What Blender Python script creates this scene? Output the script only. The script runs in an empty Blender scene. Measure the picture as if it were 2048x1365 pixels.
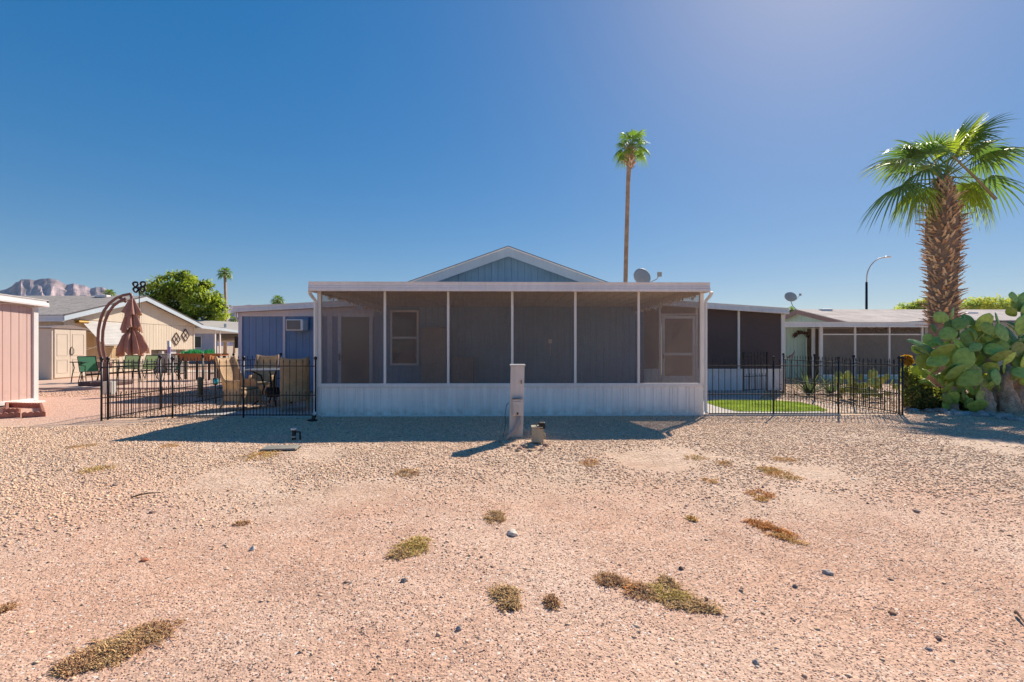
import bpy, math, random
import numpy as np
from mathutils import Vector, Matrix, Euler
random.seed(7); rng = np.random.default_rng(7)
R = math.radians
scn = bpy.context.scene
COL = scn.collection
# ------------------------------------------------------------------ camera model
HAZE = .00004
F, HY, CH, YAW = 967.0, 692.0, 1.4, R(1.0)
s_, c_ = math.sin(YAW), math.cos(YAW)
def PX(px, Y):
    t = (px-1024)/F; return Y/(c_-s_*t)*(s_+c_*t)
def PZ(py, px, Y):
    t = (px-1024)/F; return CH-(py-HY)*(Y/(c_-s_*t))/F
def P(px, py, Y): return Vector((PX(px, Y), Y, PZ(py, px, Y)))
def GP(px, py, z=0.0):
    t = (px-1024)/F; d = (CH-z)*F/(py-HY)
    return Vector((d*(s_+c_*t), d*(c_-s_*t), z))
def smooth(a, b, v):
    v = min(1, max(0, (v-a)/(b-a))); return v*v*(3-2*v)
PED = GP(1032, 876)
def ground_h(x, y):
    h = 0.05*smooth(4.6, 6.4, y)*(1-smooth(7.6, 9.0, y))
    h += 0.09*math.exp(-((x-PED.x-.15)**2/.35+(y-PED.y+.15)**2/.16))
    if -30 < x < 30 and -5 < y < 9.3:
        k = smooth(9.3, 8.3, y) if y > 8.3 else 1
        h += k*(0.012*math.sin(x*1.7+.6*y)+0.010*math.sin(y*2.3-1.1*x)+0.006*math.sin(5*x+3*y)*math.sin(4.1*y))
    return h
def GPH(px, py):
    p = GP(px, py)
    for _ in range(4): p = GP(px, py, ground_h(p.x, p.y))
    return p
# ------------------------------------------------------------------ materials
def _nm(name):
    m = bpy.data.materials.new(name); m.use_nodes = True
    nt = m.node_tree; b = nt.nodes['Principled BSDF']; return m, nt, b
def mat(name, col, rough=.6, var=.12, vs=2.0, bump=0, bs=60, metal=0, spec=.4, streak=0, transl=0, fine=.06, fs=90):
    m, nt, b = _nm(name); N, L = nt.nodes, nt.links
    tc = N.new('ShaderNodeTexCoord')
    n1 = N.new('ShaderNodeTexNoise'); n1.inputs['Scale'].default_value = vs; n1.inputs['Detail'].default_value = 5
    L.new(tc.outputs['Object'], n1.inputs['Vector'])
    n2 = N.new('ShaderNodeTexNoise'); n2.inputs['Scale'].default_value = fs; n2.inputs['Detail'].default_value = 3
    L.new(tc.outputs['Object'], n2.inputs['Vector'])
    def maprange(src, lo, hi):
        r = N.new('ShaderNodeMapRange'); r.inputs[1].default_value = .3; r.inputs[2].default_value = .7
        r.inputs[3].default_value = lo; r.inputs[4].default_value = hi; L.new(src, r.inputs[0]); return r.outputs[0]
    f = maprange(n1.outputs['Fac'], 1-var, 1+var*.6)
    g = maprange(n2.outputs['Fac'], 1-fine, 1+fine)
    mul = N.new('ShaderNodeMath'); mul.operation = 'MULTIPLY'; L.new(f, mul.inputs[0]); L.new(g, mul.inputs[1])
    last = mul.outputs[0]
    if streak:
        mp = N.new('ShaderNodeMapping'); mp.inputs['Scale'].default_value = (14, 14, .6); L.new(tc.outputs['Object'], mp.inputs[0])
        n3 = N.new('ShaderNodeTexNoise'); n3.inputs['Scale'].default_value = 1; n3.inputs['Detail'].default_value = 4
        L.new(mp.outputs[0], n3.inputs['Vector'])
        h = maprange(n3.outputs['Fac'], 1-streak, 1+streak*.3)
        m2 = N.new('ShaderNodeMath'); m2.operation = 'MULTIPLY'; L.new(last, m2.inputs[0]); L.new(h, m2.inputs[1]); last = m2.outputs[0]
    vm = N.new('ShaderNodeVectorMath'); vm.operation = 'SCALE'; vm.inputs[0].default_value = col; L.new(last, vm.inputs['Scale'])
    L.new(vm.outputs[0], b.inputs['Base Color'])
    b.inputs['Roughness'].default_value = rough; b.inputs['Metallic'].default_value = metal
    b.inputs['Specular IOR Level'].default_value = spec
    if bump:
        n4 = N.new('ShaderNodeTexNoise'); n4.inputs['Scale'].default_value = bs; n4.inputs['Detail'].default_value = 6
        L.new(tc.outputs['Object'], n4.inputs['Vector'])
        bp = N.new('ShaderNodeBump'); bp.inputs['Strength'].default_value = bump; bp.inputs['Distance'].default_value = .02
        L.new(n4.outputs['Fac'], bp.inputs['Height']); L.new(bp.outputs[0], b.inputs['Normal'])
    if transl:
        out = N['Material Output']; tr = N.new('ShaderNodeBsdfTranslucent'); mx = N.new('ShaderNodeMixShader')
        mx.inputs[0].default_value = transl
        sc = N.new('ShaderNodeVectorMath'); sc.operation = 'MULTIPLY'; sc.inputs[1].default_value = (1.25, 1.35, .6); L.new(vm.outputs[0], sc.inputs[0])
        L.new(sc.outputs[0], tr.inputs[0]); L.new(b.outputs[0], mx.inputs[1]); L.new(tr.outputs[0], mx.inputs[2]); L.new(mx.outputs[0], out.inputs[0])
    return m
def attr_mat(name, rough=.85, transl=0, bump=0, bs=60, fine=.15, fs=150, spec=.3):
    """colour read from the mesh's own 'col' attribute (each stone / leaf has its own colour)"""
    m, nt, b = _nm(name); N, L = nt.nodes, nt.links
    a = N.new('ShaderNodeAttribute'); a.attribute_name = 'col'
    tc = N.new('ShaderNodeTexCoord'); n = N.new('ShaderNodeTexNoise'); n.inputs['Scale'].default_value = fs
    L.new(tc.outputs['Object'], n.inputs['Vector'])
    r = N.new('ShaderNodeMapRange'); r.inputs[1].default_value = .3; r.inputs[2].default_value = .7
    r.inputs[3].default_value = 1-fine; r.inputs[4].default_value = 1+fine; L.new(n.outputs['Fac'], r.inputs[0])
    vm = N.new('ShaderNodeVectorMath'); vm.operation = 'SCALE'; L.new(a.outputs['Color'], vm.inputs[0]); L.new(r.outputs[0], vm.inputs['Scale'])
    L.new(vm.outputs[0], b.inputs['Base Color']); b.inputs['Roughness'].default_value = rough; b.inputs['Specular IOR Level'].default_value = spec
    if bump:
        bp = N.new('ShaderNodeBump'); bp.inputs['Strength'].default_value = bump; bp.inputs['Distance'].default_value = .02
        n4 = N.new('ShaderNodeTexNoise'); n4.inputs['Scale'].default_value = bs; L.new(tc.outputs['Object'], n4.inputs['Vector'])
        L.new(n4.outputs['Fac'], bp.inputs['Height']); L.new(bp.outputs[0], b.inputs['Normal'])
    if transl:
        out = N['Material Output']; tr = N.new('ShaderNodeBsdfTranslucent'); mx = N.new('ShaderNodeMixShader')
        mx.inputs[0].default_value = transl
        sc = N.new('ShaderNodeVectorMath'); sc.operation = 'MULTIPLY'; sc.inputs[1].default_value = (1.25, 1.35, .6); L.new(vm.outputs[0], sc.inputs[0])
        L.new(sc.outputs[0], tr.inputs[0]); L.new(b.outputs[0], mx.inputs[1]); L.new(tr.outputs[0], mx.inputs[2]); L.new(mx.outputs[0], out.inputs[0])
    return m
def screen_mat(name, col, open_, weave=330.0, glow=.25):
    m, nt, b = _nm(name); N, L = nt.nodes, nt.links
    out = N['Material Output']; N.remove(b)
    tc = N.new('ShaderNodeTexCoord')
    n = N.new('ShaderNodeTexNoise'); n.inputs['Scale'].default_value = 1.3; n.inputs['Detail'].default_value = 3; L.new(tc.outputs['Object'], n.inputs['Vector'])
    r = N.new('ShaderNodeMapRange'); r.inputs[1].default_value = .3; r.inputs[2].default_value = .7
    r.inputs[3].default_value = open_-.05; r.inputs[4].default_value = open_+.05; L.new(n.outputs['Fac'], r.inputs[0])
    # woven threads: a slight moire of the cloth
    mp = N.new('ShaderNodeMapping'); mp.inputs['Scale'].default_value = (60, 60, 7); L.new(tc.outputs['Object'], mp.inputs[0])
    n2 = N.new('ShaderNodeTexNoise'); n2.inputs['Scale'].default_value = 1; n2.inputs['Detail'].default_value = 2; L.new(mp.outputs[0], n2.inputs['Vector'])
    r2 = N.new('ShaderNodeMapRange'); r2.inputs[1].default_value = .3; r2.inputs[2].default_value = .7; r2.inputs[3].default_value = -.06; r2.inputs[4].default_value = .06; L.new(n2.outputs['Fac'], r2.inputs[0])
    mp3 = N.new('ShaderNodeMapping'); mp3.inputs['Scale'].default_value = (7, 7, 60); L.new(tc.outputs['Object'], mp3.inputs[0])
    n3 = N.new('ShaderNodeTexNoise'); n3.inputs['Scale'].default_value = 1; n3.inputs['Detail'].default_value = 2; L.new(mp3.outputs[0], n3.inputs['Vector'])
    r3 = N.new('ShaderNodeMapRange'); r3.inputs[1].default_value = .3; r3.inputs[2].default_value = .7; r3.inputs[3].default_value = -.04; r3.inputs[4].default_value = .04; L.new(n3.outputs['Fac'], r3.inputs[0])
    ad = N.new('ShaderNodeMath'); L.new(r.outputs[0], ad.inputs[0]); L.new(r2.outputs[0], ad.inputs[1])
    ad2 = N.new('ShaderNodeMath'); ad2.use_clamp = True; L.new(ad.outputs[0], ad2.inputs[0]); L.new(r3.outputs[0], ad2.inputs[1])
    d = N.new('ShaderNodeBsdfDiffuse'); d.inputs[0].default_value = (*col, 1)
    t = N.new('ShaderNodeBsdfTranslucent'); t.inputs[0].default_value = (*col, 1)
    dm = N.new('ShaderNodeMixShader'); dm.inputs[0].default_value = glow; L.new(d.outputs[0], dm.inputs[1]); L.new(t.outputs[0], dm.inputs[2])
    tr = N.new('ShaderNodeBsdfTransparent'); mx = N.new('ShaderNodeMixShader')
    L.new(ad2.outputs[0], mx.inputs[0]); L.new(dm.outputs[0], mx.inputs[1]); L.new(tr.outputs[0], mx.inputs[2]); L.new(mx.outputs[0], out.inputs[0])
    return m
def glass_mat(name, col=(.02, .025, .03)):
    m, nt, b = _nm(name); b.inputs['Base Color'].default_value = (*col, 1); b.inputs['Roughness'].default_value = .04
    b.inputs['Specular IOR Level'].default_value = .45; return m
M = {}
M['white'] = mat('white_enamel', (.84, .79, .77), .42, .07, 1.2, streak=.08, bump=.04, bs=8)
M['white2'] = mat('white_aluminium', (.82, .79, .76), .38, .07, 1.5, streak=.06)
M['knee'] = mat('white_skirting', (.92, .90, .88), .4, .08, 1.1, streak=.12)
M['soffit'] = mat('ceiling_pan', (.85, .72, .58), .5, .08, 1.5)
M['blue'] = mat('blue_siding', (.17, .265, .44), .62, .12, 1.3, streak=.14, bump=.08, bs=40)
M['blue2'] = mat('blue_gable_siding', (.18, .34, .50), .62, .12, 1.3, streak=.14, bump=.08, bs=40)
M['bluetrim'] = mat('pale_blue_trim', (.42, .53, .62), .55, .08, 1.2, streak=.06)
M['lilac'] = mat('greyed_trim', (.66, .62, .68), .5, .06, 1.2, streak=.06)
M['shingle'] = mat('shingle', (.36, .32, .29), .95, .25, 3.5, bump=.5, bs=25, fine=.3, fs=18)
M['darkedge'] = mat('dark_drip_edge', (.10, .085, .08), .7)
M['cream'] = mat('cream_siding', (.68, .58, .45), .65, .08, .9, streak=.08, bump=.08, bs=40)
M['creamtrim'] = mat('blue_white_trim', (.50, .58, .64), .55, .06)
M['pink'] = mat('pink_siding', (.70, .49, .43), .65, .08, 1, streak=.08, bump=.08, bs=40)
M['green'] = mat('sage_siding', (.52, .70, .60), .65, .1, 1, streak=.1)
M['brown'] = mat('brown_trim', (.32, .20, .17), .6, .1)
M['resin'] = mat('resin_shed', (.66, .56, .45), .5, .05, 2)
M['resind'] = mat('resin_shed_roof', (.26, .20, .18), .5, .05, 2)
M['grey_sid'] = mat('grey_siding', (.55, .54, .60), .6, .08, streak=.1)
M['steel'] = mat('grey_powder_steel', (.56, .55, .54), .5, .1, 3, streak=.12)
M['steel2'] = mat('beige_powder_steel', (.44, .39, .29), .5, .12, 4, streak=.12)
M['black'] = mat('black_iron', (.012, .012, .014), .42, .2, 5)
M['blackp'] = mat('black_plastic', (.012, .012, .013), .6, .2, 5)
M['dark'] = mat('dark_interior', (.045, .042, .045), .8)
M['concrete'] = mat('concrete', (.46, .43, .40), .9, .12, 1.5, bump=.15, bs=60, fine=.1)
M['patio'] = mat('terracotta_patio', (.60, .41, .31), .85, .12, 1.2, bump=.15, bs=50)
M['glass'] = glass_mat('window_glass')
M['tableglass'] = glass_mat('table_glass', (.10, .12, .13))
M['screen'] = screen_mat('porch_screen', (.30, .235, .20), .56, glow=.10)
M['sunscreen'] = screen_mat('solar_screen', (.13, .10, .10), .03, glow=.04)
M['nscreen'] = screen_mat('patio_screen', (.34, .30, .26), .36, glow=.1)
M['wicker'] = mat('wicker', (.74, .51, .31), .75, .2, 6, bump=.5, bs=120, fine=.3, fs=130, transl=.28)
M['greensling'] = mat('green_sling', (.07, .26, .14), .7, .1, 5, transl=.3)
M['sling'] = mat('faded_sling', (.32, .40, .29), .7, .1, 5, transl=.3)
M['canvas'] = mat('brown_canvas', (.46, .24, .18), .85, .12, 6, bump=.2, bs=60, transl=.12)
M['bronze'] = mat('bronze_pole', (.22, .11, .09), .4, .1, 4)
M['dish'] = mat('dish_grey', (.36, .37, .37), .5, .1, 4)
M['brick'] = mat('terracotta_edging', (.40, .17, .12), .9, .2, 8, bump=.3)
M['wood'] = mat('orange_wood', (.45, .17, .06), .7, .2, 6, bump=.2)
M['tq'] = mat('turquoise_glass', (.05, .45, .50), .3, .1, 4)
M['brass'] = mat('brass', (.45, .28, .08), .35, .1, 4, metal=.6)
M['trunk'] = mat('palm_bark', (.30, .20, .14), .95, .3, 7, bump=.8, bs=30, fine=.25, fs=40)
M['trunkt'] = mat('tall_palm_bark', (.46, .31, .20), .95, .25, 4, bump=.8, bs=20)
M['bark'] = mat('tree_bark', (.12, .08, .05), .95, .3, 5, bump=.6, bs=20)
M['cactwood'] = mat('cactus_wood', (.54, .38, .28), .95, .35, 9, bump=1, bs=35, fine=.3, fs=50)
M['leaf'] = attr_mat('leaf_blades', .4, .45, spec=.5, fine=.1)
M['fol'] = attr_mat('foliage', .7, .5, fine=.12)
M['boot'] = attr_mat('palm_boots', .95, 0, bump=.6, bs=60, fine=.3, fs=40)
M['stone'] = attr_mat('stones', .9, 0, fine=.18, fs=120)
M['weed'] = attr_mat('weed_blades', .9, 0, fine=.15, spec=.1)
M['plastic'] = attr_mat('plastic_leaves', .4, .3)
M['pad'] = mat('cactus_pad', (.29, .38, .07), .45, .3, 5, bump=.3, bs=35, fine=.15, fs=50, spec=.35)
M['pad2'] = mat('cactus_pad_blue', (.22, .35, .09), .45, .3, 5, bump=.3, bs=35, fine=.15, fs=50, spec=.35)
M['pad3'] = mat('cactus_pad_yellow', (.40, .42, .13), .6, .3, 6, bump=.3, bs=35, fine=.15, fs=50, spec=.35, transl=.15)
M['rock'] = mat('grey_rock', (.30, .27, .26), .9, .3, 9, bump=.5, bs=25)
M['turf'] = attr_mat('turf_blades', .7, .35)
M['rockbig'] = attr_mat('loose_rock', .9, 0, bump=.5, bs=30, fine=.2, fs=30)

for k_ in ('pad', 'pad2', 'pad3'):
    nt_ = M[k_].node_tree; N_ = nt_.nodes; b_ = N_['Principled BSDF']; src = b_.inputs['Base Color'].links[0].from_socket
    tc_ = N_.new('ShaderNodeTexCoord'); mp_ = N_.new('ShaderNodeMapping'); mp_.inputs['Scale'].default_value = (9, 2, 9); nt_.links.new(tc_.outputs['Object'], mp_.inputs[0])
    vo_ = N_.new('ShaderNodeTexVoronoi'); vo_.inputs['Scale'].default_value = 1; vo_.inputs['Randomness'].default_value = .35; nt_.links.new(mp_.outputs[0], vo_.inputs['Vector'])
    r_ = N_.new('ShaderNodeMapRange'); r_.inputs[1].default_value = .10; r_.inputs[2].default_value = .16; r_.inputs[3].default_value = 1.; r_.inputs[4].default_value = 0.; nt_.links.new(vo_.outputs['Distance'], r_.inputs[0])
    oi_ = N_.new('ShaderNodeObjectInfo'); hv_ = N_.new('ShaderNodeHueSaturation'); nt_.links.new(src, hv_.inputs['Color'])
    rv_ = N_.new('ShaderNodeMapRange'); rv_.inputs[3].default_value = .70; rv_.inputs[4].default_value = 1.7; nt_.links.new(oi_.outputs['Random'], rv_.inputs[0]); nt_.links.new(rv_.outputs[0], hv_.inputs['Value'])
    mx_ = N_.new('ShaderNodeMix'); mx_.data_type = 'RGBA'; nt_.links.new(r_.outputs[0], mx_.inputs[0]); nt_.links.new(hv_.outputs[0], mx_.inputs[6]); mx_.inputs[7].default_value = (.50, .46, .26, 1)
    nt_.links.new(mx_.outputs[2], b_.inputs['Base Color'])
def splash(m, h=.22, col=(.50, .38, .29, 1)):
    nt_ = m.node_tree; N_ = nt_.nodes; b_ = N_['Principled BSDF']; src = b_.inputs['Base Color'].links[0].from_socket
    tc_ = N_.new('ShaderNodeTexCoord'); sp_ = N_.new('ShaderNodeSeparateXYZ'); nt_.links.new(tc_.outputs['Object'], sp_.inputs[0])
    n_ = N_.new('ShaderNodeTexNoise'); n_.inputs['Scale'].default_value = 9; n_.inputs['Detail'].default_value = 6; nt_.links.new(tc_.outputs['Object'], n_.inputs['Vector'])
    a_ = N_.new('ShaderNodeMapRange'); a_.inputs[1].default_value = h; a_.inputs[2].default_value = 0; a_.inputs[3].default_value = 0; a_.inputs[4].default_value = .55; nt_.links.new(sp_.outputs[2], a_.inputs[0])
    m1 = N_.new('ShaderNodeMath'); m1.operation = 'MULTIPLY'; nt_.links.new(a_.outputs[0], m1.inputs[0])
    r_ = N_.new('ShaderNodeMapRange'); r_.inputs[1].default_value = .42; r_.inputs[2].default_value = .62; nt_.links.new(n_.outputs['Fac'], r_.inputs[0]); nt_.links.new(r_.outputs[0], m1.inputs[1])
    mx_ = N_.new('ShaderNodeMix'); mx_.data_type = 'RGBA'; nt_.links.new(m1.outputs[0], mx_.inputs[0]); nt_.links.new(src, mx_.inputs[6]); mx_.inputs[7].default_value = col
    nt_.links.new(mx_.outputs[2], b_.inputs['Base Color'])
splash(M['knee']); splash(M['pink'], .5, (.45, .30, .24, 1)); splash(M['steel'], .25)
# ------------------------------------------------------------------ object helpers
def tag(o, label=None, cat=None, group=None, kind=None):
    if label: o['label'] = label
    if cat: o['category'] = cat
    if group: o['group'] = group
    if kind: o['kind'] = kind
    return o
def thing(name, label, cat, loc=(0, 0, 0), group=None, rz=0):
    o = bpy.data.objects.new(name, None); COL.objects.link(o); o.location = loc; o.rotation_euler = (0, 0, rz)
    o.empty_display_size = .2
    return tag(o, label, cat, group)
class MB:
    def __init__(s): s.v = []; s.f = []; s.c = []
    def add(s, vs, fs, col=None):
        n = len(s.v); s.v.extend([tuple(v) for v in vs]); s.f.extend([tuple(i+n for i in f) for f in fs])
        if col is not None: s.c.extend([col]*len(vs))
    def box(s, x0, x1, y0, y1, z0, z1, M4=None):
        vs = [Vector(p) for p in ((x0,y0,z0),(x1,y0,z0),(x1,y1,z0),(x0,y1,z0),(x0,y0,z1),(x1,y0,z1),(x1,y1,z1),(x0,y1,z1))]
        if M4 is not None: vs = [M4 @ v for v in vs]
        s.add(vs, [(0,3,2,1),(4,5,6,7),(0,1,5,4),(1,2,6,5),(2,3,7,6),(3,0,4,7)]); return s
    def bar(s, a, b, w, h=None, up=(0, 0, 1)):
        a, b = Vector(a), Vector(b); h = h or w; d = (b-a); l = d.length; d.normalize()
        u = Vector(up)
        if abs(d.dot(u)) > .98: u = Vector((1, 0, 0))
        sd = d.cross(u).normalized(); u = sd.cross(d)
        vs = [p+sd*(i*w/2)+u*(j*h/2) for p in (a, b) for i, j in ((-1,-1),(1,-1),(1,1),(-1,1))]
        s.add(vs, [(0,1,2,3),(7,6,5,4),(0,4,5,1),(1,5,6,2),(2,6,7,3),(3,7,4,0)]); return s
    def tube(s, pts, r, n=8, col=None, cap=True):
        pts = [Vector(p) for p in pts]; k = len(pts)
        rs = r if isinstance(r, (list, tuple)) else [r]*k
        vs = []; prev = None
        for i, p in enumerate(pts):
            d = (pts[min(i+1, k-1)]-pts[max(i-1, 0)]).normalized()
            if prev is None:
                u = Vector((0, 0, 1)) if abs(d.z) < .9 else Vector((1, 0, 0))
                a = d.cross(u).normalized()
            else: a = (prev-d*prev.dot(d)).normalized()
            prev = a; b = d.cross(a)
            vs += [p+(a*math.cos(2*math.pi*j/n)+b*math.sin(2*math.pi*j/n))*rs[i] for j in range(n)]
        fs = [(i*n+j, i*n+(j+1) % n, (i+1)*n+(j+1) % n, (i+1)*n+j) for i in range(k-1) for j in range(n)]
        if cap: fs += [tuple(range(n-1, -1, -1)), tuple((k-1)*n+j for j in range(n))]
        s.add(vs, fs, col); return s
    def lathe(s, prof, n=20, c=(0, 0, 0), fold=None, M4=None, zf=None):
        vs = []
        for ri, (r, z) in enumerate(prof):
            for j in range(n):
                a = 2*math.pi*j/n; rr = r*(fold(a, z) if fold else 1)
                v = Vector((c[0]+rr*math.cos(a), c[1]+rr*math.sin(a), c[2]+z+(zf(a)*ri/(len(prof)-1) if zf else 0))); vs.append(M4 @ v if M4 is not None else v)
        k = len(prof)
        s.add(vs, [(i*n+j, i*n+(j+1) % n, (i+1)*n+(j+1) % n, (i+1)*n+j) for i in range(k-1) for j in range(n)]); return s
    def prism(s, poly, off):
        """poly: list of 3D points, extruded by vector off"""
        n = len(poly); off = Vector(off); a = [Vector(p) for p in poly]
        s.add(a+[p+off for p in a], [tuple(range(n-1, -1, -1)), tuple(range(n, 2*n))]+[(i, (i+1) % n, n+(i+1) % n, n+i) for i in range(n)]); return s
    def build(s, name, m, parent=None, smooth=False, bevel=0, local=False):
        me = bpy.data.meshes.new(name)
        off = Vector((0, 0, 0))
        if parent is not None and not local:
            p = parent
            while p is not None: off += p.location; p = p.parent
        vs = [(v[0]-off.x, v[1]-off.y, v[2]-off.z) for v in s.v] if off.length else s.v
        me.from_pydata(vs, [], s.f); me.materials.append(m)
        if s.c and len(s.c) == len(s.v):
            a = me.color_attributes.new('col', 'FLOAT_COLOR', 'POINT')
            a.data.foreach_set('color', np.array([(c[0], c[1], c[2], 1) for c in s.c], dtype=np.float32).ravel())
        if smooth: me.polygons.foreach_set('use_smooth', [True]*len(me.polygons))
        me.update()
        o = bpy.data.objects.new(name, me); COL.objects.link(o)
        if parent is not None: o.parent = parent
        if bevel:
            bv = o.modifiers.new('bevel', 'BEVEL'); bv.width = bevel; bv.segments = 2; bv.limit_method = 'ANGLE'
        return o
def fixn(o):
    import bmesh
    bm = bmesh.new(); bm.from_mesh(o.data); bmesh.ops.recalc_face_normals(bm, faces=bm.faces); bm.to_mesh(o.data); bm.free(); return o
def copy_tree(o, parent=None):
    c = o.copy(); COL.objects.link(c); c.parent = parent
    for ch in list(o.children): copy_tree(ch, c)
    return c
def siding(mb, a, b, z0, ztop, pitch=.2, depth=.008, gw=.012, both=False):
    """grooved vertical siding from a to b (xy), outward normal to the right of a->b; ztop(t metres) or number"""
    a, b = Vector((a[0], a[1], 0)), Vector((b[0], b[1], 0)); d = b-a; L = d.length; d.normalize(); n = Vector((d.y, -d.x, 0))
    zt = ztop if callable(ztop) else (lambda t: ztop)
    pts = [(0, 0)]; t = pitch*.6
    while t < L-gw*2:
        pts += [(t, 0), (t+gw*.25, -depth), (t+gw*.75, -depth), (t+gw, 0)]; t += pitch
    pts.append((L, 0))
    if callable(ztop):
        extra = []
        for q in getattr(ztop, 'breaks', []): extra.append((q, 0))
        pts = sorted(pts+extra)
    vs = []; fs = []
    for i, (t, o) in enumerate(pts):
        p = a+d*t+n*o; z0_ = z0(t) if callable(z0) else z0
        vs += [(p.x, p.y, z0_), (p.x, p.y, max(z0_+.001, zt(t)))]
        if i: fs.append((2*i-2, 2*i, 2*i+1, 2*i-1))
    mb.add(vs, fs); return mb
def ribbed(mb, a, b, z0, z1, pitch=.165, depth=.018):
    """skirting panel: flat pans with raised double ribs"""
    a, b = Vector((a[0], a[1], 0)), Vector((b[0], b[1], 0)); d = b-a; L = d.length; d.normalize(); n = Vector((d.y, -d.x, 0))
    pts = [(0, 0)]; t = .05; k = 0
    while t < L-.08:
        w = .022
        pts += [(t, 0), (t+.006, depth), (t+.006+w, depth), (t+.012+w, 0)]
        if k % 2 == 0: pts += [(t+.062, 0), (t+.067, depth*.6), (t+.077, depth*.6), (t+.082, 0)]
        t += pitch; k += 1
    pts.append((L, 0)); vs = []; fs = []
    for i, (t, o) in enumerate(pts):
        p = a+d*t+n*o; vs += [(p.x, p.y, z0), (p.x, p.y, z1)]
        if i: fs.append((2*i-2, 2*i, 2*i+1, 2*i-1))
    mb.add(vs, fs); return mb
def fascia(mb, a, b, z1a, z1b, h, thick=.05, y_in=0):
    """stepped aluminium fascia/gutter face from a to b"""
    a, b = Vector((a[0], a[1], 0)), Vector((b[0], b[1], 0)); d = (b-a).normalized(); n = Vector((d.y, -d.x, 0))
    prof = [(-.05, 0), (.012, 0), (.012, -.014), (0, -.022), (0, -h*.38), (.010, -h*.46), (.010, -h*.60), (.022, -h*.70), (.022, -h*.97), (.012, -h), (-.05, -h)]
    vs = []
    for p, z in ((a, z1a), (b, z1b)):
        vs += [(p.x+n.x*o, p.y+n.y*o, z+q) for o, q in prof]
    k = len(prof); fs = [(i, (i+1) % k, k+(i+1) % k, k+i) for i in range(k)]+[tuple(range(k)), tuple(range(2*k-1, k-1, -1))]
    mb.add(vs, fs); return mb

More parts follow.
